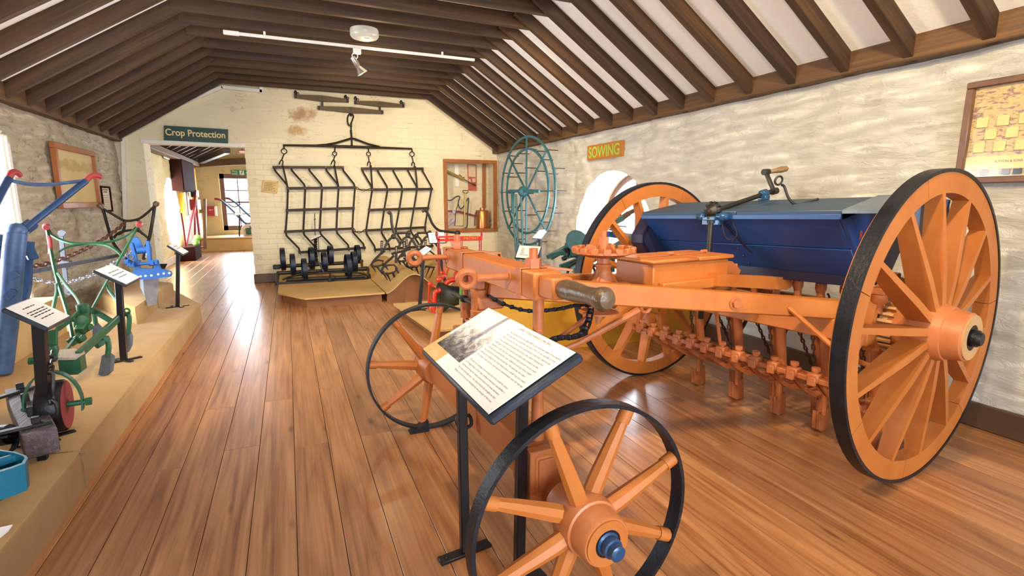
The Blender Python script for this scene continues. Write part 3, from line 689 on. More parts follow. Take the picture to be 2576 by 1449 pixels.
for i in range(3):
    for j in range(4):
        w_, h_ = (x1 - x0 - .2) / 3, (z1 - z0 - .24) / 4; q = MB(); q.bb(x0 + .1 + w_ * i + .012, x0 + .1 + w_ * (i + 1) - .012, wy + .05, wy + .053, z0 + .12 + h_ * j + .012, z0 + .12 + h_ * (j + 1) - .012); q.build('pane', 'pane_glass', w4)
# ------------------------------------------------------------------ the orange and blue corn drill (local frame: x to the rear, y away from the camera)
DA, DOR = 0.12, V((2.36, 2.01, 0))
drill = thing('corn_drill', 'large orange horse-drawn corn drill with blue seed hopper and tall spoked wheels', 'seed drill', DOR, DA)
TILT = False
def dpart(mb, name, mat, parent=None):
    if TILT:
        for v in mb.v: v.z -= .028 * v.y
    return mb.build(name, mat, parent or drill, True)
def spoke_mb(c, d, tang, out, r0, r1, w0, w1, t0, t1, o0, o1):
    """tapered rectangular spoke from radius r0 to r1 along d; w tangential, t axial, o axial offset"""
    m = MB(); p0 = c + d * r0 + out * o0; p1 = c + d * r1 + out * o1; pm = lerp(p0, p1, .35); vs = []
    for p, w, t in ((p0, w0, t0), (pm, w0 * .98, t0), (p1, w1, t1)):
        for a, b in ((-1, -1), (1, -1), (1, 1), (-1, 1)): vs.append(p + tang * (a * w / 2) + out * (b * t / 2))
    fs = [(3, 2, 1, 0), (8, 9, 10, 11)]
    for i in range(2):
        for k in range(4): fs.append((i * 4 + k, i * 4 + (k + 1) % 4, i * 4 + 4 + (k + 1) % 4, i * 4 + 4 + k))
    m.add(vs, fs); return m
def big_wheel(c, out, ph, label):
    c, out = V(c), V(out); e1 = V((1, 0, 0)); e2 = out.cross(e1)
    h = MB(); h.lathe([(.05, -.16), (.085, -.155), (.10, -.10), (.118, -.05), (.120, .03), (.112, .06), (.106, .062), (.098, .12), (.092, .125), (.05, .125)], c, out, 32)
    hub = dpart(h, 'rear_wheel', 'orange_hub'); hub['label'] = label
    q = MB(); q.ring(c + out * .127, out, .052, .091, .008, 32); dpart(q, 'hub_face', 'cream_end', hub)
    q = MB(); q.cyl(c + out * .06, c + out * .150, .034, .034, 20).cyl(c + out * .150, c + out * .162, .030, .024, 20).bar(c + out * .115 + e2 * -.03, c + out * .115 + e2 * .055, .012, .02, out); dpart(q, 'axle_end', 'iron_dark', hub)
    q = MB(); q.cyl(c + out * .124, c + out * .128, .052, .052, 24); dpart(q, 'hub_bore', 'iron_dark', hub)
    q = MB(); q.ring(c - out * .028, out, .648, .662, .054, 96); dpart(q, 'tyre', 'tyre_black', hub)
    for k in range(7):
        q = MB(); a = 2 * PI * k / 7 + ph; q.ring(c - out * .035, out, .566, .6485, .060, 14, a + .0025, a + 2 * PI / 7 - .0025, e1); dpart(q, 'felloe', 'orange', hub)
    for k in range(14):
        a = 2 * PI * (k + .5) / 14 + ph; d = e1 * math.cos(a) + e2 * math.sin(a); t = -e1 * math.sin(a) + e2 * math.cos(a)
        dpart(spoke_mb(c, d, t, out, .09, .572, .032, .023, .085, .058, -.012, -.034), 'spoke', 'orange', hub)
    return hub
big_wheel((-.015, -.782, .662), (0, -1, 0), .10, 'tall wheel nearest the camera')
fw = big_wheel((.010, .80, .655), (0, -1, 0), .32, 'tall wheel on the far side')
q = MB(); q.bar((0, -.72, .66), (0, .72, .655), .06, .07, Z, .006); dpart(q, 'rear_axle', 'orange')
# frame
nb = lambda t: V((-1.68 + 1.63 * t, .03 - .52 * t, .875 - .175 * t))
fb = lambda t: V((-1.68 + 1.63 * t, .03 + .52 * t, .875 - .175 * t))
q = MB(); q.bar(nb(0), nb(1), .06, .088, Z, .006); beam_n = dpart(q, 'side_beam', 'orange')
q = MB(); q.bar(fb(0), fb(1), .06, .088, Z, .006); dpart(q, 'side_beam', 'orange')
q = MB()
for t in (.09, .17, .62):
    q = MB(); p = nb(t); nrm = V((-.52, -1.63, 0)).normalized(); q.hexn(p + nrm * .04, nrm, .02, .02); q.cyl(p + nrm * .03, p + nrm * .036, .028, .028, 16); dpart(q, 'bolt', 'orange_iron', beam_n)
q = MB(); q.bar((-.17, -.62, .625), (-.17, .62, .615), .05, .095, Z, .006); dpart(q, 'cross_beam', 'orange')
q = MB(); q.bar((.16, -.62, .66), (.16, .62, .65), .05, .08, Z, .006); dpart(q, 'cross_beam', 'orange')
for s in (-1, 1):
    q = MB(); q.bar((-.2, .60 * s, .63), (.22, .60 * s, .67), .035, .08, Z, .004); dpart(q, 'frame_end', 'orange')
    q = MB(); q.tube([(-.42, .40 * s, .735), (-.36, .62 * s, .56), (-.1, .66 * s, .47)], .011, 8); dpart(q, 'stay_rod', 'orange')
# seed hopper (its near end sits a little higher)
TILT = True
y0, y1 = -.53, .575
hp = MB()
def boards(xa, za, xb, zb, xc, zc, n): pass
def sheet(m, p0, p1, ya, yb, t):
    a, b = V((p0[0], 0, p0[1])), V((p1[0], 0, p1[1])); d = (b - a).normalized(); nn = V((-d.z, 0, d.x))
    m.obox((a + b) / 2 + V((0, (ya + yb) / 2, 0)), (b - a) / 2, V((0, (yb - ya) / 2, 0)), nn * t / 2, .003)
F0, F1 = (-.340, 1.118), (-.10, .855); Fm = (-.340 * .48 - .10 * .52, 1.118 * .48 + .855 * .52)
hp.prism([V((-.325, y0 + .01, 1.108)), V((-.10, y0 + .01, .865)), V((.10, y0 + .01, .865)), V((.27, y0 + .01, 1.10)), V((-.02, y0 + .01, 1.17))], (0, y1 - y0 - .02, 0))
hopper = dpart(hp, 'seed_hopper', 'hopper_blue')
for a, b in ((F0, (Fm[0] - .002, Fm[1] + .002)), ((Fm[0] + .002, Fm[1] - .002), F1)):
    q = MB(); sheet(q, a, b, y0, y1, .02); dpart(q, 'front_board', 'hopper_blue', hopper)
q = MB(); sheet(q, (.28, 1.105), (.10, .855), y0, y1, .02); dpart(q, 'rear_board', 'hopper_blue', hopper)
q = MB(); q.bb(-.105, .105, y0, y1, .800, .858, .004); dpart(q, 'hopper_bottom', 'hopper_dark', hopper)
ym = -.05
for a, b in ((y0 - .015, ym - .002), (ym + .002, y1 + .015)):
    q = MB(); sheet(q, (-.352, 1.134), (-.19, 1.161), a, b, .020); dpart(q, 'lid_board', 'hopper_top', hopper)
    q = MB(); sheet(q, (-.188, 1.1615), (-.02, 1.190), a, b, .020); dpart(q, 'lid_board', 'hopper_top', hopper)
    q = MB(); sheet(q, (-.018, 1.190), (.30, 1.11), a, b, .020); dpart(q, 'rear_lid', 'hopper_top', hopper)
q = MB(); q.bb(-.357, -.343, y0 - .015, y1 + .015, 1.105, 1.128, .002); dpart(q, 'lid_moulding', 'hopper_blue', hopper)
for s, y in ((-1, y0), (1, y1)):
    q = MB(); q.prism([V((-.335, y, 1.105)), V((-.11, y, .855)), V((.11, y, .855)), V((.28, y, 1.105)), V((-.02, y, 1.175))], (0, .018 * s, 0)); dpart(q, 'end_panel', 'hopper_blue', hopper)
tx, tz = V((.55, 0, -.0)).normalized(), V((-.0, 0, 1))
q = text_mb('R.GARRETT', .22, .036, V((-.20, y0 - .019, 1.02)), (1, 0, -.05), (0, 0, 1)); q.v = [v for v in q.v]; dpart(q, 'lettering', 'letter_red', hopper)
q = text_mb('LEISTON', .18, .036, V((-.165, y0 - .019, .955)), (1, 0, -.05), (0, 0, 1)); dpart(q, 'lettering', 'gold_letter', hopper)
# gear covers at both ends of the hopper
q = MB(); q.prism([V((-.36, -.55, 1.145)), V((-.09, -.55, 1.205)), V((.19, -.55, 1.18)), V((.19, -.55, 1.165)), V((-.09, -.55, 1.19)), V((-.36, -.55, 1.13))], (0, -.155, 0)); cov = dpart(q, 'gear_cover', 'cowl_grey')
q = MB(); q.prism([V((-.20, -.693, 1.16)), V((-.09, -.693, 1.195)), V((.185, -.693, 1.17)), V((.20, -.693, 1.09)), V((.05, -.693, .77)), V((.01, -.693, .76)), V((-.10, -.693, .90))], (0, -.012, 0)); dpart(q, 'cover_side', 'cowl_grey', cov)
q = MB(); q.prism([V((-.26, .59, 1.115)), V((-.335, .59, 1.01)), V((-.335, .59, .96)), V((-.16, .59, .73)), V((.12, .59, .72)), V((.25, .59, 1.08)), V((-.02, .59, 1.18))], (0, .012, 0)); q.prism([V((-.26, .59, 1.115)), V((-.335, .59, 1.01)), V((-.32, .59, 1.0)), V((-.25, .59, 1.10))], (0, .10, 0)); q.prism([V((-.335, .59, 1.01)), V((-.335, .59, .96)), V((-.325, .59, .96)), V((-.325, .59, 1.01))], (0, .10, 0)); q.prism([V((-.335, .59, .96)), V((-.16, .59, .73)), V((-.15, .59, .74)), V((-.325, .59, .965))], (0, .10, 0)); q.prism([V((-.26, .59, 1.115)), V((-.02, .59, 1.18)), V((.25, .59, 1.08)), V((.25, .59, 1.065)), V((-.02, .59, 1.165)), V((-.25, .59, 1.10))], (0, .10, 0))
cov2 = dpart(q, 'gear_cover', 'hopper_dark')
q = MB(); q.bar((-.18, .60, .80), (-.235, .60, 1.04), .012, .03, (1, 0, 0)); q.hexn((-.17, .592, .80), (0, 1, 0), .012, .02); dpart(q, 'cover_strap', 'cap_blue', cov2)
# row of rivets and strap on the hopper front
q = MB()
for k in range(6): t = k / 5; q.ball((-.322 + .20 * t - .008, .045 - .03 * t, 1.075 - .20 * t - .005), .006, 8)
q.strip([(-.338, .03, 1.09), (-.21, -.02, .96), (-.105, -.075, .855)], .014, .003, (0, 1, 0)); dpart(q, 'strap', 'hopper_dark', hopper)
# lifting gear: bevel wheels, shaft, crank and screw
q = MB(); q.bb(-.385, -.345, .02, .125, 1.075, 1.105, .004).bb(-.40, -.345, .035, .11, 1.10, 1.118, .003)
for s in (-1, 1): q.lathe([(.008, -.02), (.016, -.015), (.02, .0), (.024, .005), (.024, .02), (.018, .025), (.018, .04)], (-.37, .072 + s * .075, 1.118), (0, -s, 0), 14)
lift = dpart(q, 'lifting_bracket', 'cap_blue')
q = MB(); cg = V((-.375, .068, 1.148)); q.lathe([(.012, -.03), (.02, -.025), (.034, -.005), (.040, .01), (.03, .02), (.014, .022)], cg, (1, 0, .25), 18)
for k in range(10):
    a = 2 * PI * k / 10; d = V((0, math.cos(a), math.sin(a))); q.bar(cg + d * .03, cg + d * .047 + V((.004, 0, 0)), .012, .02, (1, 0, 0))
q.lathe([(.02, -.012), (.032, .0), (.030, .014)], (-.37, .072, 1.108), Z, 14); dpart(q, 'bevel_gear', 'iron', lift)
q = MB(); q.cyl((-.38, .068, 1.143), (.085, .03, 1.256), .0125, .0125, 12); dpart(q, 'crank_shaft', 'iron', lift)
q = MB(); q.bb(-.045, -.005, .005, .055, 1.20, 1.225, .004); q.lathe([(.018, -.02), (.024, -.015), (.024, .015), (.018, .02)], (-.02, .035, 1.232), (1, -.08, .243), 16); dpart(q, 'shaft_bearing', 'cap_blue', lift)
q = MB(); q.bar((.062, .03, 1.243), (.062, .088, 1.35), .016, .024, (1, 0, 0), .003); q.cyl((.045, .03, 1.245), (.08, .03, 1.25), .018, .018, 14).cyl((.045, .09, 1.352), (.085, .09, 1.354), .017, .017, 14); dpart(q, 'crank_arm', 'iron', lift)
q = MB(); q.lathe([(.009, 0), (.011, .01), (.013, .04), (.017, .075), (.015, .105), (.006, .115)], (.085, .09, 1.354), (.9, -.42, .16), 14); dpart(q, 'crank_handle', 'handle_wood', lift)
q = MB(); q.cyl((-.385, .066, 1.098), (-.385, .070, .905), .014, .015, 14).cyl((-.385, .066, 1.10), (-.385, .066, 1.085), .02, .02, 14)
for k in range(14): q.torus((-.43, .055, .60 + .008 * k), Z, .011, .004, 12, 5)
q.cyl((-.43, .055, .595), (-.40, .062, .93), .010, .010, 10); dpart(q, 'lifting_screw', 'iron', lift)
q = MB(); q.lathe([(.03, 0), (.03, .012), (.022, .018), (.02, .04)], (-.385, .07, .872), Z, 18); q.bb(-.43, -.34, .02, .12, .845, .875, .006)
for s in (-1, 1): q.cyl((-.385, .07 + s * .05, .875), (-.385, .07 + s * .075, .875), .022, .022, 16)
q.prism([V((-.37, -.005, .90)), V((-.33, -.005, .895)), V((-.26, -.005, .845)), V((-.27, -.005, .82)), V((-.40, -.005, .82)), V((-.41, -.005, .875))], (0, -.03, 0)); q.hexn((-.29, -.02, .865), Z, .014, .03); dpart(q, 'screw_bracket', 'orange_iron')
q = MB(); q.prism([V((-.60, -.165, .862)), V((-.60, -.165, .806)), V((-.06, -.165, .742)), V((-.025, -.165, .752)), V((-.012, -.165, .775)), V((-.03, -.165, .80)), V((-.06, -.165, .806))], (0, .065, 0)); dpart(q, 'draught_bar', 'orange')
q = MB(); q.tube(bez([(-.235, -.20, 1.265), (-.22, -.205, 1.255), (-.20, -.22, 1.20), (-.17, -.24, 1.172), (-.12, -.265, 1.182), (-.08, -.29, 1.197)]), .006, 8).torus((-.245, -.19, 1.285), (0.3, 1, .2), .02, .005, 16, 6); dpart(q, 'lid_hook', 'iron', hopper)
q = MB(); q.tube(bez([(-.36, .02, 1.09), (-.365, -.01, 1.02), (-.355, -.04, 1.005), (-.345, -.06, 1.03), (-.34, -.03, 1.09)]), .0025, 6); dpart(q, 'wire_loop', 'iron', hopper)
TILT = False
# tool box on the frame
q = MB(); q.bb(-.95, -.46, -.11, .13, .80, .925, .004); tb = dpart(q, 'tool_box', 'orange')
q = MB(); q.bb(-.97, -.68, -.125, .145, .927, .945, .007); dpart(q, 'box_lid', 'orange', tb)
q = MB(); q.bb(-.677, -.44, -.125, .145, .927, .945, .004); dpart(q, 'box_lid', 'orange', tb)
q = MB(); q.bb(-.92, -.46, -.145, -.11, .80, .845, .004); dpart(q, 'box_rail', 'orange', tb)
q = MB()
for x in (-.85, -.62): q.bb(x - .09, x + .09, -.02, .005, .945, .951, .002).cyl((x + .09, -.007, .954), (x + .125, -.007, .954), .008, .008, 8)
dpart(q, 'strap_hinge', 'orange_iron', tb)
# castellated steering wheel on its pedestal, with chain pulleys beneath
gx, gy = -1.12, .02
q = MB(); q.lathe([(.055, .84), (.045, .862), (.032, .885), (.032, .91), (.036, .915), (.036, .925), (.028, .93), (.026, .955)], (gx, gy, 0), Z, 20); q.bb(gx - .12, gx + .10, gy - .07, gy + .07, .79, .845, .006)
for a in range(4): d = V((math.cos(a * PI / 2 + .4), math.sin(a * PI / 2 + .4), 0)); q.prism([V((gx, gy, .845)) + d * .03, V((gx, gy, .845)) + d * .07, V((gx, gy, .90)) + d * .03], V((-d.y, d.x, 0)) * .01)
ped = dpart(q, 'steering_pedestal', 'orange_iron')
q = MB(); q.lathe([(.022, .955), (.07, .957), (.125, .972), (.137, .975), (.137, .984), (.118, .984), (.07, .972), (.022, .97)], (gx, gy, 0), Z, 40, True)
for k in range(16):
    a = 2 * PI * (k + .5) / 16; d = V((math.cos(a), math.sin(a), 0)); t = V((-d.y, d.x, 0)); q.obox(V((gx, gy, .988)) + d * .127, d * .011, t * .0165, V((0, 0, .013)), .003)
for a in (0.3, 2.4, 4.5): d = V((math.cos(a), math.sin(a), 0)); q.prism([V((gx, gy, .965)) + d * .02, V((gx, gy, .97)) + d * .12, V((gx, gy, .985)) + d * .10, V((gx, gy, 1.012)) + d * .06, V((gx, gy, 1.0)) + d * .03], V((-d.y, d.x, 0)) * .012)
q.cyl((gx, gy, .96), (gx, gy, 1.015), .026, .022, 16); dpart(q, 'notched_wheel', 'orange_iron', ped)
q = MB(); q.hexn((gx, gy, 1.028), Z, .022, .03); q.cyl((gx, gy, 1.04), (gx, gy, 1.068), .011, .011, 12); dpart(q, 'nut', 'orange_iron', ped)
px_, py_ = -1.13, .03
q = MB(); q.lathe([(.03, .755), (.088, .757), (.09, .752), (.05, .742), (.05, .728), (.088, .716), (.088, .710), (.03, .706)], (px_, py_, 0), Z, 36); q.cyl((px_, py_, .66), (px_, py_, .80), .012, .012, 10); q.hexn((px_, py_, .69), Z, .018, .018); dpart(q, 'chain_pulley', 'orange_iron')
ch = lambda x, y, lx: (lambda p: V((p.x, p.y, p.z)))(Matrix.Rotation(-DA, 4, 'Z') @ (on_plane(x, y, DOR + Matrix.Rotation(DA, 3, 'Z') @ V((lx, 0, 0)), Matrix.Rotation(DA, 3, 'Z') @ V((1, 0, 0))) - DOR))
def DLy(x, y, ly):
    n = Matrix.Rotation(DA, 3, 'Z') @ V((0, 1, 0)); return Matrix.Rotation(-DA, 3, 'Z') @ (on_plane(x, y, DOR + n * ly, n) - DOR)
q = MB(); pts = bez([DLy(1230, 744, .0), DLy(1270, 766, .0), DLy(1330, 782, .0), DLy(1400, 778, .0), DLy(1450, 768, .0), DLy(1490, 768, .0)], 6)
def roller_chain(q, pts, pitch, r):
    seg = [(pts[i + 1] - pts[i]).length for i in range(len(pts) - 1)]; tot = sum(seg); n = int(tot / pitch)
    def at(t):
        for i, s_ in enumerate(seg):
            if t <= s_ or i == len(seg) - 1: return pts[i] + (pts[i + 1] - pts[i]) * min(1, t / s_), (pts[i + 1] - pts[i]).normalized()
            t -= s_
    for k in range(n):
        c, d = at((k + .5) * tot / n)
        if k % 2: q.ball(c, r, 8, (1, 1, .85))
        else:
            s_ = d.cross(Z).normalized() if d.cross(Z).length > .05 else V((0, 1, 0))
            for sg in (-1, 1): q.bar(c + s_ * sg * r * .7 - d * pitch * .75, c + s_ * sg * r * .7 + d * pitch * .75, r * .35, r * .9, Z)
roller_chain(q, pts, .020, .0115)
roller_chain(q, bez([DLy(1487, 768, -.03), DLy(1484, 790, -.05), DLy(1478, 815, -.06), DLy(1465, 838, -.07), DLy(1440, 848, -.09), DLy(1405, 850, -.1), DLy(1375, 862, -.12)], 6), .019, .0155); dpart(q, 'steering_chain', 'iron_dark')
# fore-carriage (turned a little on its king-post)
FM = Matrix.Translation(V((-1.703, .03, 0))) @ Matrix.Rotation(-.088, 4, 'Z')
def fpart(mb, name, mat, parent=None): mb.xf(FM); return dpart(mb, name, mat, parent)
q = MB(); q.bb(-.055, .055, -.55, .58, .315, .445, .006); fa = fpart(q, 'front_axle', 'orange')
q = MB()
for y, k in ((-.525, .014), (-.485, .008)): q = MB(); q.bb(-.055 - k, .055 + k, y - .019, y + .019, .315 - k - .03, .445 + k, .004); fpart(q, 'axle_band', 'orange_iron', fa)
q = MB(); q.bb(-.046, .046, -.556, -.54, .33, .435, .003); fpart(q, 'axle_end_plate', 'orange_iron', fa); q = MB(); q.hexn((-.06, -.46, .35), (1, 0, 0), .018, .04); fpart(q, 'bolt', 'orange_iron', fa); q = MB(); q.torus((.0, -.2, .447), Z, .03, .006, 18, 6); fpart(q, 'ring', 'orange_iron', fa)
q = MB(); q.bb(-.035, .035, .03, .27, .445, .665, .005); fpart(q, 'bolster', 'orange')
for y in (-.55, .56): q = MB(); q.bar((0, y + (.1 if y < 0 else -.1), .31), (0, y + (-.06 if y < 0 else .06), .325), .05, .04, Z, .004).cyl((0, y, .335), (0, y + (-.15 if y < 0 else .15), .337), .024, .022, 12); fpart(q, 'axle_arm', 'orange_iron', fa)
q = MB(); q.lathe([(.03, .62), (.033, .63), (.033, .735), (.036, .738), (.036, .775), (.033, .778), (.033, .83), (.036, .835), (.036, .858), (.026, .862), (.026, .885), (.014, .89), (.014, .985)], (0, .035, 0), Z, 20); q.hexn((0, .035, .885), Z, .034, .035); q.bb(-.02, .09, .0, .07, .78, .83, .005); fpart(q, 'king_post', 'orange_iron')
def small_wheel(y, s, ph, label):
    c = V((0, y, .337)); out = V((0, s, 0)); e1 = V((1, 0, 0)); e2 = out.cross(e1)
    h = MB(); h.lathe([(.04, -.10), (.066, -.10), (.070, -.06), (.083, -.03), (.084, .02), (.080, .045), (.074, .048), (.070, .10), (.066, .107), (.03, .107)], c, out, 32); hub = fpart(h, 'front_wheel', 'orange_hub'); hub['label'] = label
    q = MB(); q.ring(c + out * .109, out, .038, .062, .006, 28); fpart(q, 'hub_face', 'orange', hub); q = MB(); q.cyl(c + out * .1055, c + out * .1085, .039, .039, 24); fpart(q, 'hub_bore', 'iron_dark', hub)
    q = MB(); q.lathe([(.032, .10), (.032, .112), (.027, .116), (.027, .135), (.021, .137), (.021, .155), (.014, .160), (.012, .160)], c, out, 20); fpart(q, 'axle_cap', 'cap_blue', hub)
    q = MB(); q.ring(c, out, .326, .337, .046, 80); fpart(q, 'iron_tyre', 'tyre_black', hub)
    for k in range(8):
        a = 2 * PI * k / 8 + ph; d = e1 * math.cos(a) + e2 * math.sin(a); t = -e1 * math.sin(a) + e2 * math.cos(a)
        q = MB(); fl_ = out * .012 * (1 if k % 2 else -1)
        q.tube([c + d * .06 + fl_, c + d * .11 + fl_, c + d * .22 + fl_ * .6, c + d * .298 + fl_ * .2], [.026, .026, .021, .0165], 8); q.tube([c + d * .288 + fl_ * .2, c + d * .327], [.0205, .0205], 10); fpart(q, 'spoke', 'orange', hub)
    return hub
small_wheel(-.731, -1, 1.15, 'small wheel nearest the camera'); small_wheel(.731, 1, .95, 'small wheel on the far side')
q = MB(); q.bar((0, .34, .953), (0, -.515, .953), .095, .082, Z, .006); sb = fpart(q, 'steering_bar', 'orange')
q = MB(); q.bar((0, -.515, .955), (0, -.60, .957), .068, .062, Z, .006); fpart(q, 'bar_tang', 'orange', sb)
for y in (.31, .10, -.42): q = MB(); q.strip([(-.051, y, .905), (-.051, y, .998), (.051, y, .998), (.051, y, .905)], .028, .006, (0, 1, 0)); fpart(q, 'bar_strap', 'orange_iron', sb)
q = MB(); q.strip([(.04, -.42, .995), (.12, -.44, .985)], .03, .006, (0, 1, 0)); fpart(q, 'strap_tail', 'orange_iron', sb); q = MB(); q.strip([(.04, .10, .995), (.11, .09, .99), (.115, .09, .96)], .028, .006, (0, 1, 0)); fpart(q, 'strap_tail', 'orange_iron', sb)
q = MB(); q.lathe([(.024, 0), (.028, .02), (.028, .06), (.023, .12), (.024, .16), (.030, .185), (.031, .20), (.022, .214), (.005, .219)], (0, -.595, .958), (0, -1, .02), 18); fpart(q, 'hand_grip', 'grip_wood', sb)
for y in (-.42, .29): q = MB(); q.hexn((0, y, 1.010), Z, .026, .03); fpart(q, 'nut', 'orange_iron', sb); q = MB(); q.cyl((0, y, 1.0), (0, y, 1.055), .014, .013, 12); fpart(q, 'bolt', 'orange_iron', sb)
for y, mt in ((.29, 'orange_iron'), (-.335, 'handle_wood')):
    q = MB(); q.cyl((-.037, y, .96), (-.05, y, .96), .026, .024, 14).tube([(-.045, y, .96), (-.10, y, .962), (-.16, y, .962)], [.012, .011, .013], 10).torus((-.186, y, .962), (.15, 1, .25), .024, .012, 20, 8); fpart(q, 'eye_rod', 'orange_iron', sb)
q = MB(); q.tube([(0, -.455, .93), (0, -.455, .79), (0, -.455, .72), (0, -.455, .60), (0, -.455, .445)], [.017, .017, .018, .018, .022], 12).cyl((0, -.455, .66), (0, -.455, .745), .026, .026, 14); fpart(q, 'upright_rod', 'orange_iron')
q = MB(); q.tube([(0, .19, .93), (0, .19, .80)], .014, 10).cyl((0, .19, .715), (0, .19, .80), .024, .024, 14).torus((0, .19, .69), (1, 0, 0), .018, .010, 18, 8).cyl((0, .19, .60), (0, .19, .68), .016, .016, 10); fpart(q, 'upright_rod', 'orange_iron')
q = MB(); q.cyl((-.02, .30, .80), (-.02, .02, .80), .009, .009, 8); q.hexn((-.02, .16, .80), (0, 1, 0), .016, .02); fpart(q, 'cross_bolt', 'iron_dark')
# stay rods from the axle to the frame
e1_ = V((-.93, -.03, .715))
q = MB(); q.tube([e1_ + V((-.02, 0, -.005)), V((-1.25, .02, .585)), FM @ V((.06, .08, .47))], [.018, .014, .012], 8).torus(e1_ + V((.015, -.01, .006)), (.3, 1, .1), .022, .009, 18, 8); dpart(q, 'stay_rod', 'orange_iron')
q = MB(); q.tube([V((-1.15, .02, .72)), V((-1.4, .02, .60)), FM @ V((.05, .30, .47))], .0115, 8); dpart(q, 'stay_rod', 'orange_iron')
# draught hook
q = MB(); q.chain([FM @ V((-.06, -.02, .50)), FM @ V((-.10, -.02, .42))], .03, .02, .004); q.tube([FM @ V(p) for p in bez([(-.10, -.02, .42), (-.105, -.02, .395), (-.125, -.03, .365), (-.11, -.04, .335), (-.075, -.05, .345), (-.075, -.05, .375), (-.085, -.05, .39)])], .007, 8); dpart(q, 'draught_hook', 'iron_dark')
# coulter bar with its clamps
cb = lambda t: V((-.31, .63 - 1.25 * t, .41))
q = MB(); q.bar(cb(0), cb(1), .030, .024, Z, .003); q.torus((-.31, .65, .41), (1, 0, 0), .02, .008, 14, 6); bar = dpart(q, 'coulter_bar', 'orange_iron')
for k in range(13):
    p = cb(.03 + .94 * k / 12); q = MB(); q.obox(p + V((0, 0, .012)), V((.026, 0, 0)), V((0, .026, 0)), V((0, 0, .02)), .006); q.cyl(p + V((0, 0, .03)), p + V((0, 0, .052)), .014, .012, 10); q.hexn(p + V((0, 0, .048)), Z, .019, .016); q.obox(p + V((-.026, 0, -.004)), V((.007, 0, 0)), V((0, .018, 0)), V((0, 0, .02)), .003); q.tube([p + V((.02, -.02, .01)), p + V((.06, -.035, -.005)), p + V((.10, -.04, -.01))], [.011, .013, .009], 8); dpart(q, 'clamp_block', 'orange_iron', bar)
for s in (-1, 1): q = MB(); q.strip([cb(0 if s > 0 else 1) + V((0, 0, .0)), V((-.30, .62 * s, .55)), V((-.22, .62 * s, .63))], .02, .012, (0, 1, 0)); q.ball((-.30, .635 * s, .50), .014, 10); dpart(q, 'hanger', 'orange_iron', bar)
q = MB(); q.cyl((-.30, .02, .42), (-.40, .02, .80), .009, .009, 8); q.strip([(-.325, .01, .43), (-.33, .01, .40), (-.30, .01, .39)], .03, .008, (0, 1, 0)); dpart(q, 'lift_rod', 'orange_iron')
# coulters: drag arms, seed tubes and shoes in two rows
ys = [.485, .20, -.07, -.31, -.55]
def coulter(y, x, front):
    q = MB()
    q.prism([V((x - .055, y, .12)), V((x - .045, y, .02)), V((x - .02, y, .004)), V((x + .05, y, .004)), V((x + .045, y, .06)), V((x + .035, y, .13)), V((x + .0, y, .10))], (0, .018, 0)); q.prism([V((x - .055, y - .016, .12)), V((x - .045, y - .016, .02)), V((x - .02, y - .016, .004)), V((x + .05, y - .016, .004)), V((x + .045, y - .016, .06)), V((x + .035, y - .016, .13)), V((x + .0, y - .016, .10))], (0, .014, 0))
    q.tube([(x - .045, y - .03, .11), (x - .045, y - .03, .235)], .012, 8).tube([(x + .02, y + .012, .10), (x + .02, y + .012, .26)], .017, 8)
    shoe = dpart(q, 'coulter_shoe', 'orange_iron')
    q = MB()
    for s in (-1, 1): q.strip([(-.30, y + .075 * s, .395), (-.22, y + .07 * s, .33), (-.13, y + .045 * s, .275), (x - .03, y + .01 * s, .245)], .024, .010, Z)
    q.bar((x - .07, y, .25), (x + .04, y, .25), .05, .03, Z, .006); dpart(q, 'drag_arm', 'orange_iron', shoe)
    q = MB(); q.lathe([(.026, 0), (.026, .03), (.018, .05)], (.0, y * .97, .795), (0, 0, -1), 12); q.tube([(.0, y * .97, .77), (.01, y, .60), (x * .6, y, .52)], .0185, 10); q.tube([(x * .55, y, .56), (x * .8 + .004, y, .38), (x + .012, y, .24)], .026, 12); dpart(q, 'seed_tube', 'orange_iron', shoe)
    q = MB(); q.chain([(.02, y + .055, .66), (x + .01, y + .06, .26)], .040, .022, .0045); dpart(q, 'lifting_chain', 'iron_rust', shoe)
for y in ys: coulter(y, .11, True)
for a, b in zip(ys, ys[1:]): coulter((a + b) / 2, .30, False)
for y in (.35, .08, -.2, -.43):
    q = MB(); q.chain([(.16, y, .80), (.17, y - .02, .72)], .03, .018, .0035).tube(bez([(.17, y - .02, .70), (.17, y - .045, .685), (.17, y - .055, .70), (.17, y - .045, .72)]), .005, 6); dpart(q, 'chain_hook', 'iron_rust')
    q = MB(); q.tube(bez([(.30, y, .36), (.34, y - .01, .42), (.33, y - .03, .48), (.28, y - .03, .47), (.27, y - .02, .43)]), .012, 8); dpart(q, 'curved_lever', 'iron_rust')
# drive gears inside the near wheel
q = MB(); q.lathe([(.03, -.03), (.105, -.03), (.105, .03), (.03, .03)], (.0, -.645, .66), (0, 1, 0), 28)
for k in range(26):
    a = 2 * PI * k / 26; d = V((math.cos(a), 0, math.sin(a))); q.obox(V((0, -.645, .66)) + d * .115, d * .013, V((0, .028, 0)), d.cross(V((0, 1, 0))) * .006)
dpart(q, 'drive_gear', 'cream_end')
q = MB(); q.strip(arc((0.02, -.60, .66), V((-.17, 0, 0)), V((0, 0, .19)), -.6, 2.2, 12), .04, .03, (0, 1, 0)); dpart(q, 'gear_guard', 'orange')
for zz, xx in ((.80, -.12), (.86, -.05)): q = MB(); q.lathe([(.03, 0), (.03, .03), (.018, .05), (.018, .08)], (xx, -.615, zz), (0, 0, -1), 14); q.bb(xx - .03, xx + .03, -.645, -.585, zz, zz + .03, .004); dpart(q, 'gear_bearing', 'orange_iron')
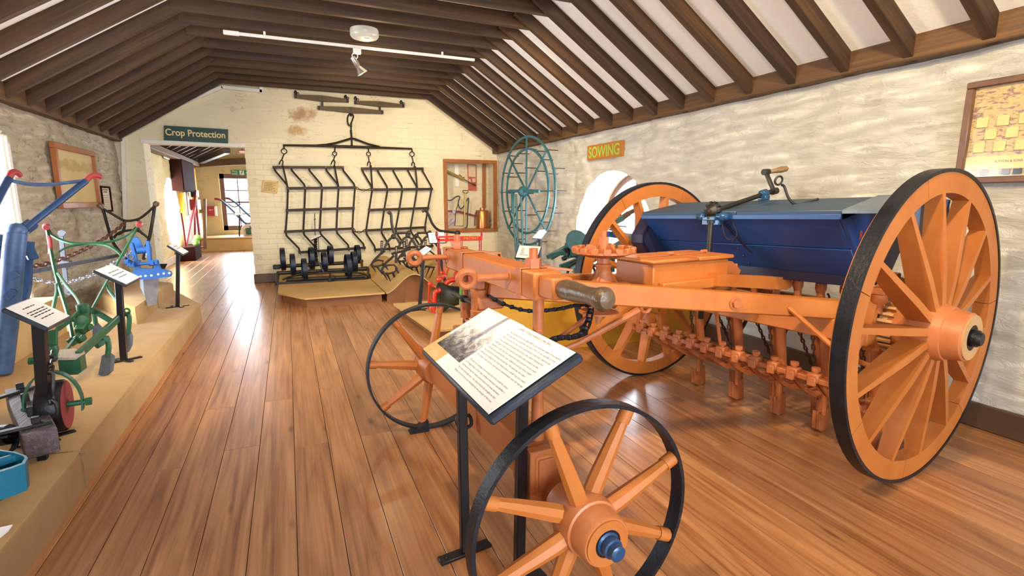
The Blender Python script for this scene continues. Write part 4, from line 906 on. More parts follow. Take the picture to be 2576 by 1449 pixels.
q = MB(); q.bar((.0, -.66, .60), (-.06, -.64, .18), .02, .05, (0, 1, 0), .004); q.hexn((-.03, -.675, .40), (0, 1, 0), .014, .02); dpart(q, 'side_lever', 'orange')
# ------------------------------------------------------------------ reading desk in front of the drill
LC, LH, LT, LW, LHH = V((.531, 1.419, .747)), -1.55, .474, .640, .290
le1 = V((math.cos(LH), math.sin(LH), 0)); ln_ = V((-math.sin(LH), math.cos(LH), 0)); le2 = ln_ * math.cos(LT) + Z * math.sin(LT); lnn = le1.cross(le2)
desk = thing('reading_desk', 'black two-legged reading desk with sloping text board in front of the orange drill', 'information stand', (.53, 1.42, 0))
q = MB(); q.obox(LC - lnn * .013, le1 * LW / 2, le2 * LHH / 2, lnn * .013, .007); db = q.build('desk_board', 'board_black', desk)
def on_desk(u, v, h=0.001): return LC + le1 * (u - .5) * LW + le2 * (v - .5) * LHH + lnn * h
def desk_sheet(u0, u1, v0, v1, h, name, mat):
    q = MB(); c = on_desk((u0 + u1) / 2, (v0 + v1) / 2, h); q.obox(c, le1 * (u1 - u0) * LW / 2, le2 * (v1 - v0) * LHH / 2, lnn * .0006)
    o = q.build(name, mat, db, smooth=0); me = o.data; uv = me.uv_layers.new(name='uv')
    M = Matrix.Translation(V((.53, 1.42, 0)))
    for lp in me.loops:
        p = M @ me.vertices[lp.vertex_index].co - LC; uv.data[lp.index].uv = ((p.dot(le1) / LW + .5 - u0) / (u1 - u0), (p.dot(le2) / LHH + .5 - v0) / (v1 - v0))
    return o
desk_sheet(.02, .49, .03, .985, .0010, 'backing_sheet', 'paper'); desk_sheet(.015, .26, .03, .40, .0020, 'stained_sheet', 'stained_paper')
desk_sheet(.06, .47, .20, .97, .0030, 'lane_photograph', 'lane_photo'); desk_sheet(.44, .98, .03, .97, .0042, 'text_sheet', 'paper')
lines = ['GARRETT HORSE-CARRIAGE CORN DRILL', '', 'The Garrett horse-carriage drill in this museum dates from about', '1875 and was in occasional use until 1975. It was purely a corn', 'drill. Two men and two horses operated it. One man steered the', 'horse carriage and guided the horses, the other checked for', 'blockage of the seed spouts and lifted the coulters at the', 'headlands. Note the very simple and fixed geared spouts used', 'between the metering the corn. Different sowing rates could', 'be achieved by altering the gearing. The gearing was also', 'altered according to the crop being sown; a small cog was used', 'for wheat, a big one for oats and an intermediate one for barley.', '', 'The idea of a steerage was so that the corn could be sown', 'in straight lines. In the days before chemical weedkillers,', 'mechanical hoeing for weed control had to be done between', 'the rows of young corn. The rows had to be straight so the', 'young corn was not to be damaged by the passage of the hoe.']
for i, t in enumerate(lines):
    if not t: continue
    q = text_mb(t, LW * .0077 * len(t) * (1.0 if i else 1.25), .0072, on_desk(.47 if i else .50, .905 - i * .047, .0056), le1, le2, .0001); q.build('text_line', 'ink_faint', db, smooth=0, normals=False)
for p0, p1 in (((.483, 1.535, 0.012), (.487, 1.56, .715)), ((.592, 1.325, .012), (.592, 1.30, .715))):
    q = MB(); q.bar(p0, p1, .030, .030, (1, 0, 0), .003); q.build('post', 'black_metal', desk)
    q = MB(); q.box((p0[0], p0[1], .006), (.19, .04, .012), .002, .14); fo_ = q.build('foot', 'black_metal', desk)
    q = MB(); q.cyl((p0[0] - .07, p0[1] - .01, .012), (p0[0] - .07, p0[1] - .01, .016), .006, .005, 10); q.build('screw', 'iron', fo_)

# ------------------------------------------------------------------ sacking-covered platform along the left wall
PH = 0.17
def slab(name, label, cat, poly, z0, z1, mat, ch=.015, splay=0.0, group=None):
    """covered plinth with softened upper edge"""
    n = len(poly); c = V((sum(p[0] for p in poly) / n, sum(p[1] for p in poly) / n, 0)); vs = []; fs = []
    for z, ins in ((z0, -splay), (z1 - ch, 0), (z1 - ch * .3, ch * .3), (z1, ch)):
        for x, y in poly:
            d = V((x, y, 0)) - c; d2 = d.normalized() * ins; vs.append(V((x - d2.x, y - d2.y, z)))
    for j in range(3):
        for i in range(n): fs.append((j * n + i, j * n + (i + 1) % n, (j + 1) * n + (i + 1) % n, (j + 1) * n + i))
    fs.append(tuple(range(n - 1, -1, -1))); fs.append(tuple(3 * n + i for i in range(n)))
    m = MB(); m.add(vs, fs); o = m.build(name, mat, None, False, 70); return tag(o, label, cat, group)
plat = slab('display_platform', 'long low sacking-covered platform along the left wall', 'platform', [(-1.96, .6), (-.86, .6), (-.86, 2.55), (-.868, 2.56), (-.87, 4.2), (-.88, 5.98), (-1.32, 7.1), (-1.96, 7.35)], 0.0, PH, 'burlap', .03)
q = MB(); q.tube(bez([(-.859, 2.55, .01), (-.859, 2.552, .08), (-.861, 2.553, .14), (-.880, 2.556, PH - .003), (-1.2, 2.60, PH - .002)]), .0035, 6); q.build('fabric_seam', 'handle_wood', plat).matrix_parent_inverse = Matrix.Translation(-plat.location)
slab('display_box', 'tall sacking-covered box at the left edge under the blue ridging plough', 'box', [(-1.96, 3.0), (-1.67, 3.0), (-1.67, 5.05), (-1.96, 5.05)], PH, .46, 'burlap', .02)
slab('display_box', 'sacking-covered box carrying the bright blue plough', 'box', [(-1.226, 5.12), (-1.20, 6.55), (-1.55, 6.95), (-1.86, 6.9), (-1.77, 6.15)], PH, .315, 'burlap', .02)
def stand(label, fx, fy, z0, yc, wy, xl, zl, xh, zh, tl, post=.036):
    s = thing('sign_stand', label, 'sign stand', (fx, fy, z0), 0, 'sign stands')
    xm, zm = (xl + xh) / 2, (zl + zh) / 2
    q = MB(); q.bar((fx, fy, z0 + .006), (xm, yc, zm - .01), post, post, (1, 0, 0), .003); q.build('post', 'black_metal', s)
    q = MB(); q.box((fx, fy, z0 + .005), (.20, .028, .008), .002, .5).box((fx, fy, z0 + .005), (.15, .028, .008), .002, -.75); q.build('foot', 'black_metal', s)
    ex = V((xh - xl, 0, zh - zl)); L = ex.length; e2 = ex.normalized(); e1 = V((0, 1, 0)); nn = e1.cross(e2); nn = nn if nn.z > 0 else -nn
    c = V((xm, yc, zm)); q = MB(); q.obox(c, e1 * wy / 2, e2 * L / 2, nn * .009, .004); b = q.build('sign_board', 'board_black', s)
    q = MB(); q.obox(c + nn * .0098, e1 * (wy / 2 - .009), e2 * (L / 2 - .006), nn * .0008); q.build('printed_sheet', 'paper', b)
    for i, (a, w_) in enumerate(tl):
        q = word_line(wy * w_, L * .04, c + nn * .0108 - e1 * (wy * w_ / 2) + e2 * (L * a), e1, e2, .0002); q.build('text_line', 'ink_black', b, smooth=0, normals=False)
    return s
T5 = [(.24, .45), (.08, .66), (0.0, .66), (-.08, .66), (-.2, .5)]
stand('sign stand at the left edge in front of the green hoe wheel', -1.033, 2.743, PH, 2.73, .245, -.925, .680, -1.055, .776, T5, .042)
stand('sign stand between the green hoe and the bright blue plough', -1.041, 3.958, PH, 3.95, .34, -.935, .682, -1.09, .782, [(.15, .6), (.0, .7), (-.15, .5)])
stand('thin sign stand at the far tip of the sacking platform', -1.051, 5.834, PH, 5.80, .30, -.93, .688, -1.05, .782, [(.2, .5), (0, .6)], .032)
q = MB(); a = [PZ(-30, 1335, .24), PZ(32, 1321, .21), PZ(20, 1338, .18), PZ(-25, 1375, .18)]; q.prism(a, (0, 0, .002)); tag(q.build('information_sheet', 'paper'), 'white sheet corner lying at the bottom left of the platform', 'paper')

# ------------------------------------------------------------------ big blue ridging plough at the left edge
def PYs(lst): return [PY(*p) for p in lst]
rp_ = thing('ridging_plough', 'large blue plough with red-tipped handles at the left edge', 'plough', PY(12, 935, 3.9))
q = MB(); q.tube(bez(PYs([(40, 588, 3.9), (34, 640, 3.88), (28, 720, 3.88), (18, 820, 3.9), (4, 935, 3.9)])), [.052] * 33, 14); q.ball(PY(42, 582, 3.9), .05, 12); q.build('standard', 'plough_bluegrey', rp_)
for pts, g in ((bez(PYs([(50, 590, 3.9), (85, 558, 4.0), (215, 456, 4.35)])), [(213, 458, 4.35), (225, 446, 4.37), (238, 441, 4.39), (252, 445, 4.42)]), (bez(PYs([(-60, 620, 3.6), (-20, 530, 3.75), (22, 450, 4.0)])), [(21, 452, 4.0), (29, 436, 4.02), (38, 433, 4.05), (49, 441, 4.08)])):
    q = MB(); q.tube(pts, [.020] * len(pts), 10); q.build('handle', 'plough_blue', rp_)
    q = MB(); q.tube(bez(PYs(g)), .018, 10); q.build('hand_grip', 'red_dull', rp_)
q = MB(); q.tube(bez(PYs([(20, 452, 4.0), (70, 463, 4.1), (125, 464, 4.2), (175, 459, 4.28), (208, 455, 4.34)])), .011, 8); q.build('handle_brace', 'plough_bluegrey', rp_)
q = MB(); q.bar(PY(60, 578, 3.95), PY(82, 562, 4.0), .06, .03, (0, 1, 0)); q.build('handle_strap', 'plough_blue', rp_)
q = MB(); q.strip(bez(PYs([(76, 608, 4.1), (72, 650, 4.1), (70, 710, 4.1), (66, 738, 4.1), (58, 762, 4.1)])), .05, .03, (0, 1, 0)); q.build('tine', 'plough_blue', rp_)
q = MB(); q.bar(PY(-40, 646, 4.0), PY(80, 632, 4.1), .05, .05, Z, .006).bar(PY(60, 636, 4.07), PY(86, 630, 4.1), .07, .10, Z, .006); q.build('clamp_beam', 'plough_blue', rp_)
q = MB(); q.bar(PY(8, 590, 4.15), PY(6, 640, 4.15), .08, .06, (1, 0, 0), .006).bar(PY(-30, 625, 4.1), PY(20, 600, 4.1), .03, .05, Z, .004); q.build('beam_bracket', 'plough_blue', rp_)
for x, y in ((36, 690), (31, 735), (22, 745)): q = MB(); q.hexn(PY(x, y, 3.83), (.2, -1, 0), .022, .04); q.build('bolt', 'plough_blue', rp_)
# ------------------------------------------------------------------ row marker bar with paddles
rm = thing('row_marker', 'grey iron bar with paddle-ended upright hung behind the green hoe', 'marker', PY(172, 740, 5.3))
q = MB(); q.bar(PY(42, 690, 4.3), PY(305, 641, 6.2), .030, .030, Z, .003); q.build('cross_bar', 'steel_grey', rm)
q = MB(); q.bar(PY(154, 595, 5.25), PY(169, 735, 5.25), .030, .016, (0, 1, 0), .002); q.build('upright', 'steel_grey', rm)
q = MB(); q.prism(PYs([(144, 590, 5.25), (146, 581, 5.25), (155, 578, 5.25), (163, 581, 5.25), (167, 585, 5.25), (160, 593, 5.25), (152, 595, 5.25)]), (0, .012, 0)); q.build('paddle', 'steel_grey', rm)
q = MB(); q.prism(PYs([(167, 727, 5.25), (185, 728, 5.25), (182, 738, 5.25), (173, 744, 5.25), (161, 736, 5.25)]), (0, .012, 0)); q.build('paddle', 'steel_grey', rm)
q = MB(); c = PY(164, 661, 5.24); q.box(c, (.075, .06, .03), .004).box(c + V((0, 0, .03)), (.06, .05, .012), .003).box(c - V((0, 0, .03)), (.06, .05, .012), .003); q.build('clamp', 'steel_grey', rm)
q = MB(); q.torus(PY(52, 676, 4.35), (.2, 1, .2), .045, .008, 20, 6); q.build('ring', 'iron_rust', rm)
q = MB(); q.chain(bez([PY(317, 558, 6.4), PY(288, 582, 6.1), PY(257, 603, 5.8), PY(211, 628, 5.4), PY(170, 646, 5.1), PY(145, 654, 4.95), PY(116, 664, 4.75), PY(87, 669, 4.6), PY(52, 668, 4.35)], 5), .075, .042, .0065); tag(q.build('dark_chain', 'iron_rust'), 'long dark rusty chain sagging from the plough handles to the left', 'chain')
q = MB(); q.chain(bez([PY(40, 689, 4.25), PY(77, 699, 4.35), PY(108, 708, 4.45), PY(145, 712, 4.6), PY(174, 710, 4.75), PY(203, 701, 4.9), PY(244, 688, 5.1), PY(269, 671, 5.3), PY(290, 659, 5.5), PY(312, 647, 5.7), PY(331, 632, 5.8)], 5), .058, .034, .0065); tag(q.build('silver_chain', 'chain_silver'), 'shiny silver chain looped low behind the green hoe', 'chain')
# ------------------------------------------------------------------ green horse hoe
gh = thing('horse_hoe', 'green horse hoe with red handle tips, grey shovel tines and small wheel', 'horse hoe', (-1.1, 3.4, PH))
hl = bez(PYs([(117, 570, 5.0), (138, 680, 4.55), (170, 788, 4.1), (183, 852, 3.85)])); hr = bez(PYs([(349, 566, 5.0), (270, 707, 4.3), (203, 829, 3.75), (164, 884, 3.2)]))
for h_ in (hl, hr): q = MB(); q.strip(h_, .026, .014, (.3, 1, .0)); q.build('handle', 'green_paint', gh)
for x, y in ((117, 570), (351, 564)): q = MB(); q.tube([PY(x, y, 5.06), PY(x, y, 5.0), PY(x - 1, y + 2, 4.9), PY(x - 1, y + 3, 4.8)], [.024, .026, .022, .018], 12); q.build('hand_grip', 'red_dull', gh)
q = MB(); q.strip(bez(PYs([(122, 578, 4.97), (132, 592, 4.93), (157, 605, 4.9), (193, 613, 4.87), (248, 611, 4.87), (290, 605, 4.9), (323, 590, 4.94), (341, 572, 4.98)])), .022, .012, (.2, 1, .4)); q.build('handle_brace', 'green_paint', gh)
q = MB(); q.strip(bez(PYs([(139, 652, 4.66), (149, 634, 4.75), (172, 621, 4.82), (207, 614, 4.86), (238, 613, 4.86), (269, 617, 4.82), (290, 628, 4.74), (303, 640, 4.68)])), .022, .012, (.2, 1, .4)); q.build('handle_brace', 'green_paint', gh)
q = MB(); q.bar(PY(312, 788, 4.1), PY(196, 894, 3.15), .022, .042, Z, .003); q.build('side_beam', 'green_paint', gh)
q = MB(); q.bar(PY(238, 783, 4.0), PY(292, 815, 3.95), .012, .036, Z, .003).bar(PY(183, 803, 3.7), PY(206, 778, 3.95), .012, .036, Z, .003).strip(bez(PYs([(140, 830, 3.3), (160, 818, 3.45), (183, 801, 3.7)])), .036, .008, (0.4, .2, 1)).bar(PY(206, 776, 3.97), PY(240, 784, 4.0), .012, .036, Z, .003); q.build('expanding_arm', 'green_paint', gh)
q = MB(); q.lathe([(.03, 0), (.036, .03), (.036, .06), (.02, .065)], PY(212, 790, 3.9), Z, 10).lathe([(.028, 0), (.034, .02), (.034, .06), (.02, .065)], PY(205, 806, 3.8), (.3, -1, .1), 10).bar(PY(200, 815, 3.75), PY(215, 795, 3.95), .06, .08, Z, .008).bar(PY(200, 835, 3.7), PY(215, 810, 3.8), .05, .05, Z, .006); q.build('quadrant_casting', 'green_paint', gh)
q = MB(); q.tube(bez(PYs([(146, 688, 4.45), (165, 715, 4.3), (190, 745, 4.15), (203, 768, 4.0)])), .010, 8).tube(bez(PYs([(143, 715, 4.4), (143, 735, 4.35), (138, 755, 4.3), (133, 778, 4.25)])), .011, 8).tube(bez(PYs([(270, 716, 4.3), (275, 730, 4.3), (288, 748, 4.25), (296, 757, 4.2)])), .011, 8); q.build('adjusting_rod', 'green_paint', gh)
q = MB(); q.tube(bez(PYs([(122, 596, 4.85), (126, 610, 4.8), (127, 640, 4.75)])), [.014] * 17, 8); q.build('trigger_lever', 'red_dull', gh)
pl_ = [(143, 887), (165, 884), (190, 882), (212, 884), (214, 890), (200, 898), (190, 905), (165, 906), (145, 906)]
q = MB(); q.prism([PY(x, y, 3.05) if y > 895 else PY(x, y, 3.2) for x, y in pl_], (0, 0, .012)); q.build('painted_plate', 'painted_seat_print', gh)
q = MB(); q.prism([(PY(x, y, 3.05) if y > 895 else PY(x, y, 3.2)) - V((0, 0, .075)) for x, y in pl_], (0, 0, .073)); q.build('head_casting', 'green_paint', gh)
q = MB(); q.bar(PY(128, 832, 3.05), PY(128, 905, 2.98), .05, .02, (0, 1, 0), .003).bar(PY(108, 840, 3.05), PY(112, 930, 2.95), .03, .05, (0, 1, 0), .004).bar(PY(90, 910, 2.95), PY(140, 900, 3.0), .03, .03, Z, .003); q.hexn(PY(84, 908, 2.95), (1, 0, 0), .018, .03); q.lathe([(.03, -.02), (.034, 0), (.03, .02)], PY(125, 880, 2.98), Z, 10); q.build('hake', 'green_paint', gh)
wc_ = PY(137, 1022, 2.80); wa = V((.985, .10, 0)).normalized()
q = MB(); q.lathe([(.05, -.045), (.108, -.045), (.115, -.035), (.115, .035), (.108, .045)], wc_, wa, 32); wh_ = q.build('depth_wheel', 'iron_dark', gh)
q = MB(); q.ring(wc_ + wa * .042, wa, .025, .106, .008, 32); q.build('wheel_face', 'red_dull', wh_)
q = MB(); q.strip(arc(wc_ + V((0, 0, .01)), wa * .10, Z * .15, -.3, PI + .3, 16), .03, .008, wa.cross(Z)); q.cyl(wc_ - wa * .11, wc_ + wa * .12, .012, .012, 10); q.hexn(wc_ + wa * .12, wa, .02, .02); q.build('wheel_fork', 'green_paint', wh_)
q = MB(); q.chain(bez([PY(130, 885, 2.85), PY(128, 920, 2.75), PY(122, 940, 2.72)]), .05, .03, .006).tube(bez(PYs([(122, 935, 2.70), (132, 940, 2.7), (133, 975, 2.68), (134, 1000, 2.68), (128, 1015, 2.66), (124, 1005, 2.66)])), .008, 8).tube(bez(PYs([(128, 1005, 2.66), (140, 1015, 2.66), (144, 1040, 2.66), (132, 1050, 2.66)])), .006, 8); q.build('draught_chain', 'iron', gh)
def hoe(sh, pad, Yv, yd):
    q = MB(); q.tube(bez([PY(x, y, Yv) for x, y in sh]), .015, 8); q.build('tine_shank', 'green_paint', gh)
    q = MB(); q.prism([PY(x, y, Yv - .02 + .0006 * (yd - y)) for x, y in pad], (.012, .02, 0)); q.hexn(PY(sum(p[0] for p in pad) / len(pad), sum(p[1] for p in pad) / len(pad) + 4, Yv - .06), (0, -1, .4), .008, .01); q.build('shovel_blade', 'steel_grey', gh)
hoe([(258, 856), (268, 852), (273, 870), (271, 895)], [(256, 895), (268, 889), (281, 898), (277, 935), (262, 948), (247, 943)], 3.68, 920)
hoe([(235, 778), (238, 795), (241, 815)], [(233, 822), (240, 814), (250, 825), (254, 842), (250, 860), (238, 861), (233, 845)], 4.55, 840)
hoe([(318, 785), (325, 800), (322, 840)], [(315, 838), (322, 834), (328, 848), (326, 870), (318, 887), (306, 885), (305, 868)], 4.1, 860)
for x, y, Yv in ((258, 852, 3.65), (245, 862, 3.6), (182, 857, 3.85), (199, 850, 3.6), (217, 822, 3.8)): q = MB(); q.bar(PY(x - 6, y + 6, Yv), PY(x + 8, y - 3, Yv), .05, .05, Z, .006); q.hexn(PY(x + 10, y, Yv - .03), (.3, -1, 0), .018, .03); q.build('tine_clamp', 'green_paint', gh)
q = MB(); q.torus(PY(319, 783, 4.08), (.3, 1, 0), .018, .006, 14, 6); q.build('eye_bolt', 'green_paint', gh)
# ------------------------------------------------------------------ bright blue plough with dark handles
bp = thing('horse_plough', 'bright blue horse plough with grey share on a sacking box', 'plough', PZ(375, 775, .315))
YB = 5.45
q = MB(); q.prism(PYs([(343, 655, YB), (352, 655, YB), (352, 675, YB), (386, 676, YB), (387, 655, YB), (396, 655, YB), (405, 676, YB), (428, 682, YB), (432, 687, YB), (430, 696, YB), (380, 702, YB), (348, 704, YB), (333, 692, YB)]), (0, .025, 0)); q.build('head_plate', 'bright_blue', bp)
q = MB()
for x, y in ((354, 695), (366, 694), (381, 693), (398, 690), (412, 688), (426, 687)): q.cyl(PY(x, y, YB - .003), PY(x, y, YB + .028), .010, .010, 12)
q.build('plate_hole', 'pale_board', bp)
for a, b in (((331, 612), (348, 672)), ((372, 607), (379, 668))): q = MB(); q.bar(PY(*a, YB + .1), PY(*b, YB + .02), .05, .03, (1, 0, 0), .005); q.build('upright_plate', 'bright_blue', bp)
q = MB(); q.cyl(PY(345, 630, YB + .08), PY(380, 627, YB + .08), .032, .032, 14).cyl(PY(330, 666, YB), PY(398, 660, YB), .014, .014, 10); q.prism(PYs([(330, 606, YB + .15), (337, 597, YB + .15), (345, 598, YB + .15), (354, 612, YB + .15), (358, 625, YB + .15), (345, 640, YB + .15)]), (0, .06, 0)); q.build('clevis', 'bright_blue', bp)
q = MB()
for x, y in ((327, 664), (334, 666), (384, 661), (393, 660), (320, 659)): q = MB(); q.hexn(PY(x, y, YB - .02), (1, -.2, 0), .024, .03); q.build('nut', 'bright_blue', bp)
q = MB(); q.torus(PY(329, 646, YB - .02), (.3, 1, 0), .024, .006, 16, 6); q.build('ring', 'bright_blue', bp)
q = MB(); q.prism([PY(360, 700, 5.55), PY(396, 698, 5.7), PY(393, 730, 5.6), PY(392, 765, 5.42), PY(372, 770, 5.38), PY(362, 735, 5.45)], (0.0, .05, 0)); q.prism([PY(352, 700, 5.6), PY(362, 704, 5.55), PY(364, 745, 5.5), PY(352, 722, 5.6)], (0, .05, 0)); q.build('share', 'share_steel', bp)
q = MB(); q.prism([PY(385, 665, 5.75), PY(420, 664, 5.9), PY(414, 676, 5.9), PY(402, 684, 5.85), PY(390, 720, 5.75), PY(380, 700, 5.7)], (0, .03, 0)); q.prism([PY(350, 676, 5.6), PY(388, 677, 5.6), PY(386, 700, 5.6), PY(352, 700, 5.6)], (0, .03, 0)); q.build('mouldboard', 'iron_brown', bp)
YH = 6.5
for pts in ([(259, 524, YH), (268, 556, YH), (281, 600, YH - .1), (294, 624, YH - .25), (318, 652, YH - .6), (345, 668, 5.75)], [(389, 518, YH), (383, 560, YH), (375, 601, YH - .1), (367, 622, YH - .25), (362, 650, 5.8)]): q = MB(); q.tube(bez(PYs(pts)), .016, 8); q.build('handle', 'iron', bp)
for a, b, c in (((246, 513), (252, 517), (260, 526)), ((396, 508), (392, 514), (388, 520))): q = MB(); q.tube([PY(*a, YH), PY(*b, YH), PY(*c, YH)], [.022, .030, .016], 10); q.build('hand_grip', 'grip_wood', bp)
for pts in ([(261, 526), (290, 543), (311, 554), (331, 555), (352, 549), (371, 535), (389, 518)], [(283, 602), (296, 588), (311, 582), (331, 579), (350, 582), (362, 590), (375, 601)], [(312, 556), (314, 568), (309, 582), (298, 590)], [(349, 551), (347, 563), (349, 577), (360, 590)]): q = MB(); q.tube(bez([PY(x, y, YH - .02) for x, y in pts]), .012, 8); q.build('handle_brace', 'iron', bp)
# ------------------------------------------------------------------ weathered beam and teal tray at the bottom left
wbm = thing('wooden_implement_beam', 'weathered square wooden beam with iron straps on the platform at lower left', 'implement', PZ(95, 1135, PH))
A, B = PZ(100, 1087, .30), PZ(48, 973, .30)
q = MB(); q.bar(A - V((0, 0, .05)), B - V((0, 0, .05)), .105, .10, Z, .004); q.build('beam', 'beam_weathered', wbm)
for t in (.12, .33, .63, .90): q = MB(); p = lerp(A, B, t); q.box(p + V((0, 0, .018)), (.028, .028, .04), .003, .3); q.build('bolt', 'iron_dark', wbm)
q = MB(); q.box(lerp(A, B, .06) - V((0, 0, .115)), (.03, .03, .04), .003); q.build('bolt', 'iron_dark', wbm)
for t, x, y in ((.13, -40, 1098), (.92, -40, 1012)): p = lerp(A, B, t) + V((0, 0, .008)); q = MB(); q.bar(p + V((.05, .0, 0)), PZ(x, y, .31), .03, .012, Z, .002); q.build('iron_strap', 'iron', wbm)
q = MB(); q.cyl(PZ(-30, 1100, .27), PZ(25, 1092, .28), .045, .04, 14); q.strip(bez([PZ(10, 1100, .30), PZ(38, 1098, .26), PZ(36, 1125, .22), PZ(20, 1140, .2)]), .02, .008, (1, 0, 0)); q.build('roller_arm', 'iron_dark', wbm)
tt = thing('seed_tray', 'teal cast-iron tray at the bottom left corner of the platform', 'tray', PZ(20, 1235, PH))
rim = [PZ(x, y, .33) for x, y in ((-60, 1118), (0, 1131), (40, 1137), (66, 1146), (70, 1152), (62, 1166), (30, 1178), (-60, 1205))]
cen = sum(rim, V((0, 0, 0))) / len(rim); ins = [lerp(p, cen, .16) - V((0, 0, .0)) for p in rim]; n = len(rim)
vs_ = rim + ins + [p - V((0, 0, .06)) for p in ins] + [lerp(p, cen, .12) - V((0, 0, .10)) for p in rim]; fs_ = []
for i in range(n):
    j = (i + 1) % n; fs_ += [(i, j, n + j, n + i), (n + i, n + j, 2 * n + j, 2 * n + i), (j, i, 3 * n + i, 3 * n + j)]
fs_ += [tuple(2 * n + i for i in range(n)), tuple(3 * n + i for i in range(n - 1, -1, -1))]
q = MB(); q.add(vs_, fs_); q.build('tray_body', 'teal_paint', tt)
q = MB(); q.bar(PZ(-40, 1175, .31), PZ(42, 1150, .31), .02, .03, Z, .004); q.build('inner_rib', 'teal_paint', tt)
q = MB(); q.strip(bez([PZ(32, 1190, .24), PZ(36, 1205, .22), PZ(25, 1235, .19), PZ(-20, 1262, .18)]), .03, .012, (1, 0, 0)); q.ball(PZ(2, 1240, .19), .03, 10, (1.2, 1, .7)); q.build('tray_bracket', 'iron_dark', tt)
# ------------------------------------------------------------------ things on the walls
def frame_box(root, o, ex, ey, w, h, fw, ft, nrm, fmat):
    """four frame members around a panel; o lower-left corner on the wall"""
    o, ex, ey, nrm = V(o), V(ex), V(ey), V(nrm)
    for a, b, hor in ((0, 0, 1), (0, h - fw, 1), (0, fw, 0), (w - fw, fw, 0)):
        W, Hh = (w, fw) if hor else (fw, h - 2 * fw); c = o + ex * (a + W / 2) + ey * (b + Hh / 2) + nrm * ft / 2
        q = MB(); q.obox(c, ex * W / 2, ey * Hh / 2, nrm * ft / 2, .004); q.build('frame_rail', fmat, root)
pf = thing('framed_photograph', 'oak-framed misty sepia photograph on the left wall', 'picture', (LX + .02, 6.75, 1.12)); o_ = V((LX + .025, 6.17, 1.12)); ey_ = V((0, 1, 0))
frame_box(pf, o_, ey_, Z, 1.12, .61, .055, .045, (1, 0, 0), 'frame_oak')
q = MB(); q.bb(LX + .03, LX + .04, 6.21, 7.25, 1.16, 1.69); q.build('photograph', 'sepia_photo', pf); q = MB(); q.bb(LX + .050, LX + .052, 6.22, 7.24, 1.17, 1.68); q.build('glass', 'picture_glass', pf)
pq = thing('text_plaque', 'small dark-framed text plaque on the left wall beside the photograph', 'plaque', (LX + .02, 7.65, 1.07))
frame_box(pq, (LX + .025, 7.42, 1.06), ey_, Z, .34, .30, .022, .025, (1, 0, 0), 'cabinet_brown'); q = MB(); q.bb(LX + .028, LX + .036, 7.435, 7.745, 1.07, 1.35); q.build('printed_sheet', 'poster_cream', pq)
for i, t in enumerate(['CULTIVATION AND', 'CROP SOWING'] + [''] * 9): q = (lambda w, h, o, e, u, d: text_mb(t, w, h, o, e, u, d) if t else word_line(w, h, o, e, u, d))(.22 if i != 1 else .14, .017 if i < 2 else .007, (LX + .037, 7.48 + (.04 if i == 1 else 0), 1.31 - (i * .026 if i < 2 else .02 + i * .021)), ey_, Z, .0003); q.build('text_line', 'ink', pq, smooth=0, normals=False)
sg = thing('hanging_sign', 'dark green sign reading Crop Protection above the doorway', 'sign', (-1.06, BY, 1.97)); a, b = PY(413, 316, BY - .02), PY(574, 326, BY - .02); c, d = PY(574, 361, BY - .02), PY(413, 353, BY - .02)
q = MB(); q.prism([a, b, c, d], (0, -.018, 0)); q.build('sign_board', 'sign_green', sg); ex_ = (c - d).normalized(); W_ = (c - d).length; q = text_mb('Crop Protection', W_ * .93, .115, d + ex_ * W_ * .035 + V((0, -.0195, .038)), ex_, Z, .0008, .018); q.build('lettering', 'letter_cream', sg, smooth=0)
nt_ = thing('wall_notice', 'small parchment notice pinned to the end wall left of the harrow', 'notice', PY(680, 487, BY - .02)); a, b, c, d = [PY(x, y, BY - .02) for x, y in ((661, 453), (701, 456), (698, 487), (658, 483))]
q = MB(); q.prism([a, b, c, d], (0, -.003, 0)); q.build('parchment', 'parchment', nt_); ex_ = (b - a).normalized()
for i in range(10): q = word_line(.15 - .02 * (i % 3), .006, lerp(a, d, .18 + i * .075) + ex_ * .025 + V((0, -.0036, 0)), ex_, Z, .0003); q.build('text_line', 'ink', nt_, smooth=0, normals=False)
q = MB()
for p in (a, b, c, d): q.ball(lerp(p, (a + c) / 2, .12) + V((0, -.004, 0)), .006, 8)
q.build('pin', 'brass', nt_)
so = thing('hanging_sign', 'brown sign with green letters reading SOWING on the right wall', 'sign', (RX - .02, 5.05, 1.655)); q = MB(); q.bb(RX - .045, RX - .02, 4.70, 5.41, 1.658, 1.824, .003); q.build('sign_board', 'sign_brown', so)
q = text_mb('SOWING', .62, .125, (RX - .0465, 5.375, 1.678), (0, -1, 0), Z, .0008, .02); q.build('lettering', 'letter_green', so, smooth=0)
sf = thing('framed_seed_display', 'dark-framed glazed seed sample display high on the right wall', 'picture', (RX - .02, 1.2, 1.29)); frame_box(sf, (RX - .02, 1.655, 1.285), (0, -1, 0), Z, .80, .51, .032, .04, (-1, 0, 0), 'frame_dark')
q = MB(); q.bb(RX - .032, RX - .024, .87, 1.64, 1.30, 1.78); bd = q.build('backing', 'seed_sheet', sf)
q = MB(); q.bb(RX - .036, RX - .032, .87, 1.63, 1.355, 1.42); q.build('caption_card', 'parchment', sf)
q = text_mb('SUTTON & SONS', .11, .012, (RX - .0365, 1.50, 1.385), (0, -1, 0), Z, .0003); q.build('lettering', 'ink', sf, smooth=0)
for i in range(9): q = MB(); y_ = 1.60 - .045 * i; q.bb(RX - .042, RX - .034, y_ - .034, y_, 1.325, 1.352, .002); q.build('seed_sample', ['board_tan', 'handle_wood', 'parchment', 'frame_dark', 'iron_brown'][i % 5], sf)
